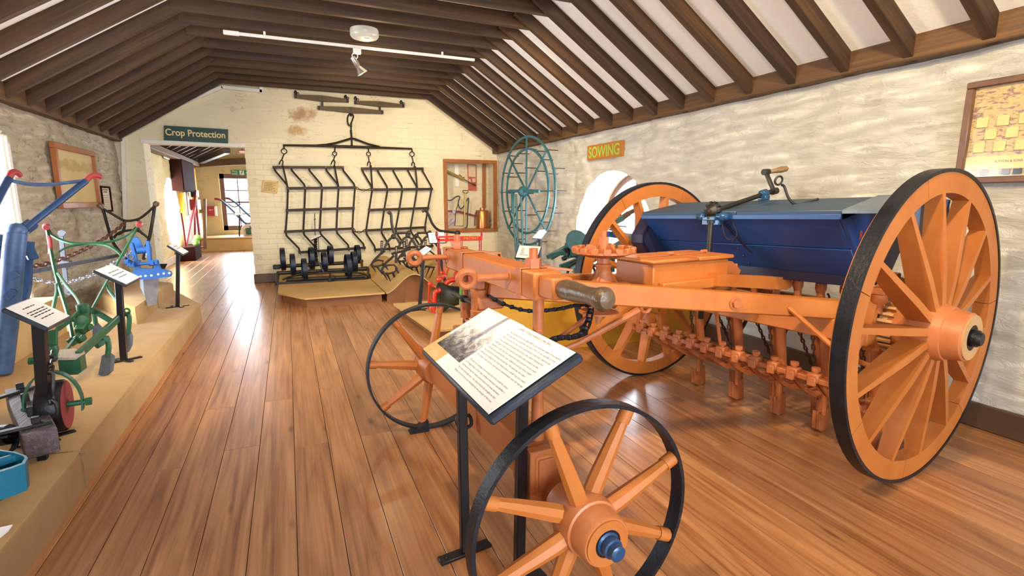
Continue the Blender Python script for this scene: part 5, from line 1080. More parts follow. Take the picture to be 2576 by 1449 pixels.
for r_ in range(3):
    for i in range(6): q = MB(); y_ = 1.60 - .085 * i - (.042 if r_ % 2 else 0); z_ = 1.44 + .062 * r_; q.bb(RX - .040, RX - .033, y_ - .048, y_, z_, z_ + .052, .002); q.build('seed_packet', 'parchment', sf)
q = MB(); q.bb(RX - .050, RX - .048, .88, 1.63, 1.31, 1.77); q.build('glass', 'old_glass', sf)

# ------------------------------------------------------------------ harrow, evener and whippletrees on the end wall
HY = BY - .075
def h3(x, y): return PY(640 + x / 3.8136, 180 + y / 3.8136, HY)
def h4(x, y): return PY(640 + x / 3.8136, 480 + y / 3.8136, HY)
def harrow(label, tops, b2, b3, b4, b5, hang, tip):
    r = thing('iron_harrow', label, 'harrow', h4(b5[0][0], b5[0][1] + 20), 0, 'harrow sections on the end wall'); fw_ = V((0, -1, 0))
    rows = [[h3(*p) for p in tops], [h3(*p) for p in b2], [h3(*p) for p in b3], [h4(*p) for p in b4], [h4(*p) for p in b5]]
    for row in rows:
        d = (row[-1] - row[0]).normalized(); q = MB(); q.bar(row[0] - d * .02 + fw_ * .012, row[-1] + d * .02 + fw_ * .012, .038, .012, fw_, .002); q.build('cross_bar', 'iron_brown', r)
    for i in range(5):
        t, a, b, c, e = [rows[k][i] for k in range(5)]; k1 = a + V((-.012, 0, .055)); k0 = t + V((0.012, 0, -.05)); k2 = c + V((0.008, 0, -.06)); k3 = e + V((-.012, 0, .06))
        q = MB(); q.tube([t, lerp(t, k0, .6), k0, lerp(k0, k1, .5), k1, a, b, c, k2, lerp(k2, k3, .5), k3, e], .0135, 8); q.build('zigzag_bar', 'iron_brown', r)
        q = MB()
        for p in (t, a, b, c, e): q.hexn(p + V((0, -.028, 0)), (0, 1, 0), .016, .014); q.tube([p, p + V((0.01, .068, -.05))], [.011, .003], 6)
        q.build('tine', 'iron', r)
    for (x0_, y0_), i in hang: q = MB(); q.tube([h3(x0_, y0_) + fw_ * .02, rows[1][i] + fw_ * .02], .0125, 8); q.build('draw_bar', 'iron_brown', r)
    return r
harrow('left section of the black iron zigzag harrow on the end wall', [(188, 918), (350, 918), (520, 919), (683, 919), (845, 920)], [(322, 1121), (488, 1119), (650, 1118), (808, 1116), (965, 1113)], [(315, 1331), (480, 1326), (638, 1321), (796, 1316), (950, 1310)], [(300, 392), (470, 383), (628, 376), (787, 369), (940, 362)], [(437, 590), (595, 578), (755, 567), (908, 556), (1055, 546)], [((272, 905), 0), ((765, 900), 3)], 0)
harrow('right section of the black iron zigzag harrow on the end wall', [(1033, 932), (1180, 932), (1328, 932), (1470, 932), (1610, 932)], [(1130, 1133), (1278, 1132), (1420, 1131), (1560, 1129), (1700, 1127)], [(1100, 1328), (1245, 1324), (1390, 1319), (1530, 1315), (1665, 1310)], [(1072, 380), (1217, 371), (1355, 363), (1497, 356), (1635, 350)], [(1160, 565), (1300, 555), (1440, 545), (1580, 536), (1705, 528)], [((1115, 900), 0), ((1540, 908), 3)], 0)
for l, pts in (('upper short chain linking the two harrow sections', [h3(970, 1112), h3(1020, 1135), h3(1060, 1138), h3(1125, 1130)]), ('lower short chain linking the two harrow sections', [h4(945, 365), h4(975, 395), h4(1020, 398), h4(1070, 375)])):
    q = MB(); q.chain(pts, .062, .036, .006); tag(q.build('link_chain', 'iron_brown'), l, 'chain')
ev = thing('draught_evener', 'black iron evener bar hanging over the harrow with hooks and rings', 'evener', h3(930, 735))
q = MB(); q.tube([h3(272, 707), h3(600, 712), h3(930, 722), h3(1200, 730), h3(1512, 741)], [.014, .018, .022, .018, .014], 10); q.build('beam', 'iron_brown', ev)
q = MB(); q.tube([h3(560, 712), h3(690, 702), h3(780, 685), h3(905, 648), h3(930, 640), h3(960, 645), h3(1090, 695), h3(1200, 722)], .015, 8).cyl(h3(930, 585), h3(936, 735), .014, .014, 8); q.build('truss', 'iron_brown', ev)
for t, rg, e, hk in (((285, 712), (285, 765), (262, 850), (237, 892)), ((775, 725), (770, 788), (760, 850), (735, 890)), ((1093, 735), (1095, 790), (1100, 865), (1085, 903)), ((1512, 745), (1512, 792), (1523, 870), (1510, 905))):
    q = MB(); q.cyl(h3(*t), h3(rg[0], rg[1] - 25), .011, .011, 6).torus(h3(*rg), (0, 1, 0), .036 if t[0] in (285, 1512) else .03, .0075, 18, 6).cyl(h3(rg[0], rg[1] + 25), h3(*e), .009, .009, 6).tube(bez([h3(e[0] + 8, e[1] + 55), h3(e[0] + 12, e[1] + 15), h3(e[0], e[1]), h3(e[0] - 14, e[1] + 12), h3(*hk)]), .009, 6); q.build('hook', 'iron_brown', ev)
q = MB(); q.chain([h3(927, 500), h3(928, 595)], .075, .036, .008); q.build('chain', 'iron_brown', ev)
q = MB(); q.tube(bez([h3(928, 495), h3(938, 470), h3(950, 430), h3(935, 408), h3(905, 415), h3(893, 455), h3(900, 505), h3(915, 520)]), .011, 8); q.build('safety_hook', 'iron_brown', ev)
WY = HY - .03
def yoke(name, label, a, b, th, sag, mat, ends):
    r = thing(name, label, 'whippletree', h3((a[0] + b[0]) / 2, a[1] + 30), 0, 'whippletrees above the harrow'); a_, b_ = h3(*a), h3(*b); m = lerp(a_, b_, .5); q = MB(); vs = []
    for t in (0, .25, .5, .75, 1): 
        p = lerp(a_, b_, t) + V((0, -.02, 0)); k = th * (1 - .45 * abs(t - .5) * 2)
        for dy_, dz_ in ((-.02, -.5), (.02, -.5), (.02, .5), (-.02, .5)): vs.append(p + V((0, dy_, dz_ * k)))
    fs = [(0, 1, 2, 3), (19, 18, 17, 16)]
    for i in range(4):
        for k in range(4): fs.append((i * 4 + k, i * 4 + (k + 1) % 4, i * 4 + 4 + (k + 1) % 4, i * 4 + 4 + k))
    q.add(vs, fs); q.build('wooden_bar', mat, r)
    for p in (a_, b_): q = MB(); q.box(p + V((0, -.02, 0)), (.03, .05, th * .62), .004); q.build('end_ferrule', 'iron_dark', r)
    for x, y in ends: q = MB(); q.tube(bez([h3(x, y + 28), h3(x + 5, y + 5), h3(x - 4, y - 20), h3(x - 14, y - 8), h3(x - 8, y + 10)]), .010, 6).torus(h3(x + 16, y + 8), (.4, 1, 0), .016, .005, 12, 5); q.build('end_hook', 'iron_dark', r)
    return r
yoke('whippletree', 'upper left wooden whippletree hanging under the collar beams', (393, 240), (893, 282), .085, 0, 'yoke_wood', ((400, 205), (880, 248)))
yoke('whippletree', 'upper right wooden whippletree hanging under the collar beams', (966, 297), (1424, 332), .078, 0, 'yoke_wood', ((975, 262), (1412, 300)))
my = yoke('whippletree', 'lower middle wooden whippletree joining the upper two', (617, 350), (1223, 392), .085, 0, 'yoke_wood', ())
for a, b in (((650, 250), (650, 352)), ((1195, 298), (1201, 384))): q = MB(); q.bar(h3(*a) + V((0, -.03, 0)), h3(*b) + V((0, -.03, 0)), .03, .02, (0, 1, 0), .003); q.build('connecting_link', 'iron_dark', my)
q = MB(); q.strip([h3(920, 345) + V((0, -.045, 0)), h3(930, 410) + V((0, -.045, 0)), h3(925, 425)], .03, .008, (1, 0, 0)); q.build('centre_clip', 'iron_dark', my)

# ------------------------------------------------------------------ display recess with spraying equipment
nf = thing('display_window', 'oak-framed glazed recess full of old crop sprayers in the end wall', 'display case', (2.83, BY, .66)); frame_box(nf, (2.37, BY + .005, .665), (1, 0, 0), Z, .93, 1.19, .055, .05, (0, -1, 0), 'frame_oak')
q = MB(); q.bb(2.41, 3.26, BY - .008, BY - .005, .71, 1.81); q.build('glass', 'picture_glass', nf)
NY = BY + .18
def N(x, y, Yv=NY): return PY(1040 + x / 4.026, 320 + y / 4.026, Yv)
q = MB(); q.bb(2.40, 3.27, BY + .02, BY + .295, .702, .712); q.build('shelf_board', 'frame_oak', nf)
q = MB(); q.bar(N(716, 370, BY + .26), N(716, 820, BY + .26), .055, .05, (0, 1, 0), .004); tag(q.build('wooden_post', 'frame_oak'), 'wooden post at the back of the sprayer display recess', 'post')
ps = thing('poster', 'red and cream printed poster in the sprayer display recess', 'poster', N(590, 645, BY + .27)); q = MB(); q.prism([N(545, 375, BY + .28), N(638, 378, BY + .28), N(640, 645, BY + .28), N(556, 642, BY + .28)], (0, -.004, 0)); q.build('sheet', 'poster_red', ps); q = MB(); q.prism([N(556, 385, BY + .272), N(628, 388, BY + .272), N(630, 505, BY + .272), N(560, 500, BY + .272)], (0, -.002, 0)); q.prism([N(560, 525, BY + .272), N(580, 525, BY + .272), N(582, 560, BY + .272), N(562, 560, BY + .272)], (0, -.002, 0)); q.prism([N(596, 520, BY + .272), N(628, 520, BY + .272), N(629, 555, BY + .272), N(598, 555, BY + .272)], (0, -.002, 0)); q.build('picture_panel', 'poster_cream', ps)
q = MB(); q.prism([N(415, 378, BY + .28), N(455, 378, BY + .28), N(462, 600, BY + .28), N(425, 600, BY + .28)], (0, -.003, 0)); tag(q.build('paper_strip', 'paper'), 'long white printed paper strip at the back of the display recess', 'paper')
sy = thing('garden_syringe', 'brass garden syringe hung diagonally in the display recess', 'sprayer', N(460, 520)); q = MB(); q.tube([N(318, 437), N(450, 500), N(515, 530)], [.020, .022, .018], 12); q.build('barrel', 'brass', sy); q = MB(); q.cyl(N(455, 490), N(480, 512), .032, .032, 12).cyl(N(500, 515), N(512, 522), .028, .028, 12); q.build('collar', 'brass', sy); q = MB(); q.tube([N(515, 530), N(570, 560), N(615, 580)], [.008, .007, .007], 8).lathe([(.008, 0), (.02, .03), (.004, .07)], N(600, 572), N(630, 590) - N(600, 572), 10); q.build('nozzle_rod', 'iron', sy)
sp_ = thing('stirrup_pump', 'brass stirrup pump with D-handle standing in the display recess', 'pump', N(520, 1005)); q = MB(); q.cyl(N(524, 745), N(516, 1000), .016, .016, 12).cyl(N(528, 665), N(524, 745), .009, .009, 8).cyl(N(524, 745), N(523, 765), .022, .022, 12); q.build('pump_barrel', 'brass', sp_); q = MB(); q.tube([N(506, 640), N(500, 655), N(515, 668), N(540, 668), N(556, 655), N(552, 640)], .007, 6, True); q.build('handle', 'iron', sp_); q = MB(); q.tube(bez([N(330, 735), N(380, 740), N(430, 705), N(470, 705), N(455, 770), N(475, 825), N(510, 800), N(540, 740), N(560, 725), N(552, 850), N(545, 1000), N(520, 1020)]), .010, 8); q.build('hose', 'rubber', sp_); q = MB(); q.tube([N(470, 720), N(430, 850), N(420, 1000), N(500, 1000)], .006, 6); q.build('stirrup', 'iron', sp_)
lr = thing('spray_lance', 'red spray lance lying across the display recess', 'lance', N(540, 880)); q = MB(); q.tube([N(318, 845, NY + .05), N(460, 855, NY + .05), N(640, 900, NY + .05)], [.012, .018, .012], 8); q.build('tube', 'red_dull', lr); q = MB(); q.box(N(412, 858, NY + .05), (.07, .04, .05), .006).cyl(N(330, 1010, NY + .05), N(412, 935, NY + .05), .02, .03, 10).bar(N(325, 930, NY + .05), N(400, 870, NY + .05), .03, .02); q.build('fitting', 'lilac_print', lr)
ct = thing('copper_sprayer', 'copper knapsack sprayer tank in the display recess', 'sprayer', N(700, 1010)); q = MB(); bc = N(700, 1010); q.lathe([(.10, 0), (.115, .008), (.115, .29), (.105, .31), (.06, .315), (.045, .318), (.045, .355), (.02, .36)], V((bc.x, NY, .712)), Z, 24); q.build('tank', 'copper', ct); q = MB(); q.tube(bez([N(640, 840), N(625, 900), N(622, 1000)]), .008, 6).tube(bez([N(775, 1000), N(800, 970), N(808, 940), N(790, 935), N(778, 955)]), .008, 6); q.build('strap', 'rubber', ct)

# ------------------------------------------------------------------ teal spiked wheel by the corner
sw = thing('spiked_wheel', 'tall teal iron spiked wheel standing in front of the right wall corner', 'wheel', (2.85, 6.17, 0)); sc_ = V((2.85, 6.17, 1.306)); sa = 1.663; su = V((math.cos(sa), math.sin(sa), 0)); sn = V((math.sin(sa), -math.cos(sa), 0))
for R_ in (.685, .535): q = MB(); q.ring(sc_, sn, R_ - .014, R_ + .014, .016, 72); q.build('rim', 'teal_iron', sw)
for k in range(8):
    a = PI / 4 * k; d = su * math.cos(a) + Z * math.sin(a); q = MB(); q.bar(sc_ + d * .05, sc_ + d * .685, .012, .022, sn); spk = q.build('spoke', 'teal_iron', sw)
    for R_, off in ((.685, 0), (.535, 0), (.35, 0)) if k % 2 else ((.685, 0), (.535, 0), (.30, 0)): q = MB(); p = sc_ + d * R_; q.tube([p, p + sn * .16], [.007, .005], 6); q.build('spike', 'iron_dark', spk); q = MB(); q.ball(p - sn * .01, .015, 8); q.build('rivet', 'teal_iron', spk)
    a2 = a + PI / 8; d2 = su * math.cos(a2) + Z * math.sin(a2)
    for R_ in (.685, .535): p = sc_ + d2 * R_; q = MB(); q.tube([p, p + sn * .16], [.007, .005], 6); q.build('spike', 'iron_dark', spk); q = MB(); q.ball(p - sn * .01, .015, 8); q.build('rivet', 'teal_iron', spk)
q = MB(); q.ball(sc_ - sn * .05, .068, 16, (1, 1, 1)).cyl(sc_ - sn * .03, sc_ + sn * .10, .03, .03, 12); q.build('hub', 'teal_iron', sw)
q = MB(); q.bar(sc_ + su * .30 - sn * .08 + V((0, 0, .012)), sc_ - su * .42 - sn * .06, .03, .04, Z, .003); q.bar(sc_ + su * .22 - sn * .08, sc_ + su * .22 - sn * .08 + V((0, 0, -.28)), .03, .04, (1, 0, 0), .003); q.cyl(sc_ + su * .30 - sn * .08, sc_ + su * .36 - sn * .08, .024, .024, 10); q.build('axle_bracket', 'teal_iron', sw)
for a, b in ((.27, .06), (.15, .05), (.02, -.08)): q = MB(); q.tube([sc_ + su * a - sn * .07 + V((0, 0, -.03)), V((sc_.x + su.x * b - sn.x * .07, sc_.y + su.y * b - sn.y * .07, .012))], .014, 8); q.build('stand_leg', 'teal_iron', sw)

# ------------------------------------------------------------------ ceiling fittings
ctk = thing('light_track', 'white lighting track fixed under the collar beams', 'light track', (.8, 5.63, 2.70)); q = MB(); q.bb(-.40, 1.97, 5.61, 5.638, 2.685, 2.710, .003); q.bb(-.1, -.08, 5.615, 5.633, 2.705, 2.742).bb(1.6, 1.62, 5.615, 5.633, 2.705, 2.742); q.build('track', 'white_paint', ctk); q = MB(); q.bb(-.43, -.30, 5.603, 5.642, 2.68, 2.714, .004); q.build('feed_end', 'white_paint', ctk)
lmp = thing('spotlight', 'silver reflector spotlight on the white ceiling track', 'lamp', (.73, 5.62, 2.4)); q = MB(); q.bb(.70, .775, 5.605, 5.645, 2.63, 2.686, .005); q.build('adapter', 'white_paint', lmp); q = MB(); q.torus((.715, 5.625, 2.612), (0, 1, 0), .026, .006, 16, 6); q.build('swivel', 'white_paint', lmp)
l0, l1 = V((.69, 5.63, 2.60)), V((.80, 5.64, 2.425)); ld = (l1 - l0).normalized(); q = MB(); q.lathe([(.02, 0), (.026, .004), (.026, .10), (.022, .105)], l0, ld, 20); q.build('lamp_body', 'lamp_silver', lmp); q = MB(); q.lathe([(.022, .10), (.03, .115), (.054, .165), (.056, .172), (.050, .172), (.026, .125)], l0, ld, 24, False); q.build('reflector', 'lamp_silver', lmp); q = MB(); q.lathe([(.01, .135), (.018, .15), (.012, .168)], l0, ld, 14); q.build('bulb', 'lamp_glow', lmp)
sd = thing('smoke_detector', 'round white smoke detector under the collar beams', 'detector', (.755, 5.22, 2.66)); q = MB(); q.lathe([(.125, 0), (.128, .01), (.128, .055), (.115, .072), (.075, .085), (.02, .088)], (.755, 5.20, 2.742), (0, 0, -1), 32); q.build('housing', 'white_plastic', sd); q = MB(); q.bb(.745, .785, 5.14, 5.16, 2.652, 2.656); q.build('vent_mark', 'handle_wood', sd)
# ------------------------------------------------------------------ platforms by the end wall
bpf = thing('display_platform', 'tan board platform with brown plinth under the ring roller', 'platform', (.5, 6.9, 0))
poly = [(-.17, 6.55), (.11, 6.07), (.985, 6.09), (.985, 8.30), (-.17, 8.30)]
q = MB(); q.prism([V((x, y, .108)) for x, y in poly], (0, 0, .018)); q.build('top_board', 'board_tan', bpf)
q = MB(); q.prism([V((x, y, 0)) for x, y in [(-.12, 6.63), (.13, 6.16), (.96, 6.17), (.96, 8.28), (-.12, 8.28)]], (0, 0, .108)); q.build('plinth', 'brown_box', bpf)
wv = thing('wavy_platform', 'wavy ridged tan platform with brown front carrying the spiked ridge harrows', 'platform', (1.9, 6.9, 0))
def ridge(x): return .12 + .21 * (0.5 - 0.5 * math.cos(2 * PI * (x - 1.0) / .68)) ** 0.9
xs_ = [1.0 + .025 * i for i in range(0, 62)]
q = MB(); q.prism([V((x, 6.10, ridge(x))) for x in xs_] + [V((x, 6.10, ridge(x) - .014)) for x in reversed(xs_)], (0, 2.2, 0)); q.build('curved_board', 'board_tan', wv)
q = MB(); q.prism([V((1.02, 6.17, 0))] + [V((x, 6.17, ridge(x) - .015)) for x in xs_[1:]] + [V((xs_[-1], 6.17, 0))], (0, 2.1, 0)); q.build('plinth', 'brown_box', wv)
lp = thing('display_platform', 'low tan board platform under the red seed drill', 'platform', (1.9, 5.0, 0)); q = MB(); q.prism([V(p) for p in ((.985, 5.58, .07), (1.075, 4.25, .07), (3.25, 4.25, .07), (3.25, 5.60, .07))], (0, 0, .018)); q.build('top_board', 'board_tan', lp); q = MB(); q.prism([V(p) for p in ((1.03, 5.55, 0), (1.12, 4.32, 0), (3.22, 4.32, 0), (3.22, 5.56, 0))], (0, 0, .07)); q.build('plinth', 'brown_box', lp)
slab('display_box', 'ochre sacking-covered box behind the drill under the round window', 'box', [(1.74, 3.60), (3.24, 3.48), (3.26, 4.24), (1.62, 4.20)], 0, .40, 'burlap_ochre', .02)

# ------------------------------------------------------------------ ring roller
rl = thing('ring_roller', 'dark land roller with nine blue iron rings on the end platform', 'roller', (.5, 7.0, .126))
def G(x, y, Yv): return PY(680 + x / 6.037, 500 + y / 6.037, Yv)
RYb, RYm, RYf = 7.95, 7.65, 7.38
def shaft_at(Yv, xa, ya, xb, yb): return G(xa, ya, Yv), G(xb, yb, Yv)
sh = {'b': shaft_at(RYb, 100, 1030, 1330, 965), 'm': shaft_at(RYm, 100, 1130, 1490, 1062), 'f': shaft_at(RYf, 240, 1230, 1440, 1182)}
for k, (a, b) in sh.items():
    q = MB(); q.cyl(a, b, .026, .026, 12); q.build('shaft', 'iron', rl)
for k, x, y0_, y1_ in (('b', 190, 745, 1090), ('m', 342, 835, 1165), ('f', 518, 910, 1255), ('b', 625, 735, 1075), ('m', 818, 808, 1115), ('b', 912, 712, 1000), ('f', 1180, 862, 1232), ('m', 1270, 800, 1115), ('b', 1325, 700, 985)):
    Yv = {'b': RYb, 'm': RYm, 'f': RYf}[k]; t0_, t1_ = G(x, y0_, Yv), G(x, y1_, Yv); R_ = max(.135, min(.19, (t0_ - t1_).length / 2)); c = lerp(t0_, t1_, .5); c.z = max(c.z, .13 + R_)
    q = MB(); q.ring(c, (1, .06, 0), R_ - .008, R_, .058, 40); rg = q.build('ring', 'roller_blue', rl)
    q = MB(); a, b = sh[k]; sc__ = lerp(a, b, (c.x - a.x) / (b.x - a.x))
    for an in (0, PI / 2, PI, 3 * PI / 2): d = V((0, math.cos(an + .4), math.sin(an + .4))); q.bar(sc__, c + d * (R_ - .006), .03, .010, (1, 0, 0))
    q.build('ring_arm', 'iron', rg)
q = MB(); q.bar(G(95, 1292, 7.22), G(1430, 1228, 7.22), .014, .04, Z, .002); q.strip(bez([G(1430, 1228, 7.22), G(1500, 1210, 7.27), G(1522, 1180, 7.38), G(1500, 1150, 7.5)]), .04, .012, Z); q.bar(G(95, 1292, 7.22), G(110, 1130, 7.65), .03, .04, Z, .003); q.bar(G(1490, 1070, 7.65), G(1480, 1190, 7.3), .03, .04, Z, .003); q.build('frame', 'iron', rl)
q = MB(); q.tube(bez([G(190, 1230, 7.3), G(300, 1185, 7.36), G(560, 1145, 7.46), G(820, 1128, 7.5), G(1100, 1118, 7.5), G(1350, 1128, 7.46), G(1500, 1175, 7.36)]), .012, 8); q.build('draught_rod', 'iron', rl)
q = MB(); q.box(G(910, 1240, 7.2), (.05, .03, .07), .006).torus(G(940, 1200, 7.2), (.3, 1, 0), .04, .006, 16, 6).tube([G(905, 1115, 7.45), G(910, 1230, 7.2)], .010, 6); q.build('hitch', 'iron_dark', rl)
q = MB(); q.tube([G(735, 950, 7.7), G(770, 1030, 7.6), G(808, 1112, 7.5)], [.010, .014, .012], 8); q.build('lever', 'steel_grey', rl)
q = MB(); q.tube(bez([G(690, 600, 7.97), G(685, 700, 7.97), G(690, 800, 7.97), G(695, 900, 7.96), G(710, 1010, 7.95)]), [.012, .03, .02, .026, .03, .022, .02, .026, .03] * 3 + [.02] * 6, 8); q.build('upright_chain', 'iron_dark', rl)
q = MB(); q.cyl(G(1385, 940, 7.8), G(1395, 1060, 7.7), .022, .016, 8).ball(G(1390, 945, 7.8), .024, 10); q.build('oil_cup', 'iron_rust', rl)
for x0_, x1_ in ((97, 150), (1440, 1500)): q = MB(); a = G(x0_, 1035 if x0_ < 500 else 1060, 7.75); q.box(a, (.09, .08, .06), .008); q.build('bearing', 'iron_dark', rl)
ms = thing('sign_stand', 'tiny tilted sign on a thin rod behind the ring roller', 'sign stand', G(740, 1010, 8.1)); q = MB(); q.tube([G(672, 225, 8.15), G(676, 400, 8.15), G(680, 555, 8.15)], .006, 6).tube([G(730, 590, 8.1), G(745, 1010, 8.1)], .005, 6).bar(G(666, 330, 8.15), G(686, 300, 8.15), .012, .02); q.build('rod', 'black_metal', ms); q = MB(); q.prism([G(612, 598, 8.1), G(750, 545, 8.15), G(775, 565, 8.05), G(625, 632, 8.02)], (0, 0, -.004)); q.build('sign_board', 'paper', ms); q = MB(); q.bar(G(622, 634, 8.01), G(777, 566, 8.04), .012, .014); q.build('sign_edge', 'black_metal', ms)

# ------------------------------------------------------------------ ridge (saddle) harrows with curved frames and spikes
def saddle(label, off, Yv, dx=0, dy=0, sc=1.0):
    r = thing('saddle_harrow', label, 'harrow', G(1800 + dx, 1200 + dy, Yv)); g = lambda x, y, o=0: G(1800 + (x - 1800) * sc + dx, 900 + (y - 900) * sc + dy, Yv + o)
    for pts in ([(1735, 760), (1760, 690), (1815, 615), (1870, 590), (1925, 612), (1965, 680)], [(1950, 740), (1975, 680), (2030, 605), (2085, 585), (2140, 605), (2190, 680), (2240, 760)]): q = MB(); q.strip(bez([g(*p) for p in pts]), .04, .024, (0, 1, 0)); q.build('hoop', 'iron', r)
    for x, y in ((1870, 575), (2090, 560)): q = MB(); q.ball(g(x, y), .034, 10).cyl(g(x, y + 30), g(x + 4, y - 40), .022, .018, 10); q.build('boss', 'iron', r)
    q = MB(); q.cyl(g(1880, 525), g(2105, 515), .016, .016, 8).ball(g(2105, 515), .03, 10); q.build('cross_rod', 'iron', r)
    for x, y0_, y1_ in ((1695, 635, 845), (1915, 715, 975), (2035, 640, 870)):
        q = MB(); q.bar(g(x, y0_), g(x - 6, y1_), .032, .014, (0, 1, 0), .002); q.build('slotted_strap', 'iron', r); q = MB()
        for k in range(3): q.cyl(g(x, y0_ + 35 + 30 * k, -.012), g(x, y0_ + 35 + 30 * k, .012), .007, .007, 8)
        q.build('strap_hole', 'pale_board', r)
    for pts in ([(1740, 790), (1690, 825), (1610, 900), (1560, 960), (1530, 1012)], [(1880, 860), (1830, 910), (1770, 960), (1725, 1010), (1695, 1090)], [(1840, 840), (1900, 820), (2000, 800), (2130, 760)], [(2100, 840), (2180, 900), (2220, 960), (2240, 1030)]): q = MB(); q.strip(bez([g(*p) for p in pts]), .034, .02, (0, 1, .2)); q.build('arm', 'iron', r)
    for pts in ([(1530, 1012), (1600, 1030), (1700, 1005), (1715, 945), (1640, 930), (1560, 960)], [(1690, 1100), (1700, 1050), (1780, 1010), (1880, 1005), (1930, 1060), (1890, 1110), (1810, 1135), (1730, 1135)]): q = MB(); q.tube([g(*p) for p in pts], .012, 7, True); q.build('spike_ring', 'iron', r)
    for a, b in (((1560, 1030), (1605, 1112)), ((1630, 1030), (1705, 1155)), ((1755, 1020), (1788, 1085)), ((1710, 1110), (1780, 1238)), ((1772, 1138), (1835, 1268)), ((1862, 1125), (1912, 1268)), ((1915, 1060), (1962, 1152))): q = MB(); q.tube([g(*a), g(*b)], [.017, .004], 7); q.ball(g(*a), .02, 8); q.build('spike', 'iron', r)
    return r
s1 = saddle('front iron saddle harrow with curved handle on the first ridge', 0, 6.5)
q = MB(); q.tube(bez([G(1785, 228, 6.5), G(1812, 208, 6.5), G(1835, 255, 6.5), G(1842, 360, 6.5), G(1862, 460, 6.5), G(1882, 525, 6.5)]), .018, 8); q.build('handle', 'iron', s1)
s2 = saddle('rear iron saddle harrow with drooping handle on the second ridge', 0, 7.1, 360, -60, .85)
def G4(x, y, Yv): return PY(640 + x / 3.8136, 480 + y / 3.8136, Yv)
q = MB(); q.tube(bez([G4(1610, 200, 7.1), G4(1640, 190, 7.1), G4(1670, 230, 7.1), G4(1710, 320, 7.1), G4(1770, 378, 7.1), G4(1860, 392, 7.1), G4(1945, 402, 7.1)]), .018, 8); q.ball(G4(1948, 408, 7.1), .045, 10); q.build('handle', 'iron', s2)
for k, (a, b) in enumerate((((1470, 650), (1430, 700)), ((1480, 665), (1455, 725)), ((1530, 690), (1505, 755)), ((1575, 705), (1540, 775)), ((1640, 730), (1600, 815)), ((1680, 740), (1640, 830)), ((1720, 745), (1680, 840)))): q = MB(); q.tube([G4(*a, 6.9), G4(*b, 6.9)], [.012, .003], 7); q.build('spike', 'iron', s2)
q = MB(); q.tube(bez([G4(1430, 645, 6.9), G4(1480, 665, 6.9), G4(1560, 700, 6.9), G4(1640, 725, 6.9), G4(1730, 735, 6.9)]), .014, 7).tube(bez([G4(1440, 600, 6.95), G4(1460, 640, 6.9), G4(1530, 650, 6.9), G4(1560, 690, 6.9)]), .012, 7); q.build('spike_bar', 'iron', s2)

# ------------------------------------------------------------------ red root-seed drill
rd = thing('root_seed_drill', 'bright red cast-iron root seed drill with black concave roller', 'seed drill', (1.45, 5.0, .088))
RY = 4.95
def Rr(x, y, o=0.0): return PY(980 + x / 4.831, 560 + y / 4.831, RY + o)
q = MB(); q.bar(Rr(830, 195), Rr(1125, 190), .03, .045, Z, .003); q.build('name_bar', 'red_paint', rd); a = Rr(905, 207, -.017); b = Rr(1085, 203, -.017); q = text_mb('PATENT', (b - a).length, .026, a, (b - a), Z, .0006); q.build('lettering', 'gold_letter', rd, smooth=0)
q = MB(); q.bar(Rr(595, 175), Rr(825, 170), .02, .02, Z, .003).bar(Rr(580, 215), Rr(830, 205), .02, .028, Z, .003).bar(Rr(592, 175), Rr(592, 215), .02, .02, (0, 1, 0)); q.build('top_rail', 'red_paint', rd)
for x in (572, 1122): q = MB(); q.cyl(Rr(x, 205), Rr(x, 160), .006, .006, 6).ball(Rr(x, 140), .022, 10, (.7, .5, 1.5)); q.build('finial', 'red_dull', rd)
q = MB(); q.bar(Rr(700, 125), Rr(685, 250), .02, .014, (0, 1, 0), .003); q.build('lever', 'red_paint', rd)
for x0_, y0_, x1_, y1_ in ((585, 215, 592, 640), (605, 215, 610, 640), (1095, 215, 1095, 400), (1118, 215, 1118, 400)): q = MB(); q.cyl(Rr(x0_, y0_), Rr(x1_, y1_), .007, .007, 6); q.build('vertical_rod', 'red_dull', rd)
q = MB(); q.strip(bez([Rr(690, 300), Rr(665, 450), Rr(655, 600), Rr(640, 690)]), .03, .012, (0, 1, 0)); q.build('side_standard', 'red_paint', rd)
q = MB(); q.strip(bez([Rr(600, 400), Rr(680, 470), Rr(790, 500), Rr(900, 495), Rr(1000, 460), Rr(1090, 390)]), .022, .010, (0, 1, .3)); q.strip(bez([Rr(690, 640), Rr(720, 560), Rr(800, 510), Rr(880, 505), Rr(960, 540), Rr(1020, 590), Rr(1060, 650)]), .022, .010, (0, 1, .3)); q.build('hoop', 'red_paint', rd)
q = MB(); q.tube(bez([Rr(545, 1150), Rr(545, 1000), Rr(555, 850), Rr(600, 830), Rr(660, 790), Rr(700, 720), Rr(790, 690), Rr(900, 690), Rr(1000, 720), Rr(1060, 790), Rr(1130, 830), Rr(1190, 870), Rr(1210, 1000), Rr(1215, 1150)]), .026, 10); q.build('arch_frame', 'red_paint', rd)
q = MB(); q.lathe([(.10, 0), (.105, .01), (.10, .03), (.05, .035)], Rr(900, 660), (0, -.5, 1), 20); q.ball(Rr(870, 735, -.03), .04, 10, (1, 1, .8)).ball(Rr(980, 760, -.03), .03, 10); q.build('seed_box', 'red_paint', rd)
q = MB(); q.cyl(Rr(480, 735), Rr(470, 1060), .010, .010, 6).cyl(Rr(470, 745), Rr(540, 770), .016, .016, 8).ball(Rr(490, 745), .024, 10).tube(bez([Rr(480, 950), Rr(510, 970), Rr(520, 1030), Rr(500, 1080)]), .012, 6); q.build('outer_rod', 'red_paint', rd)
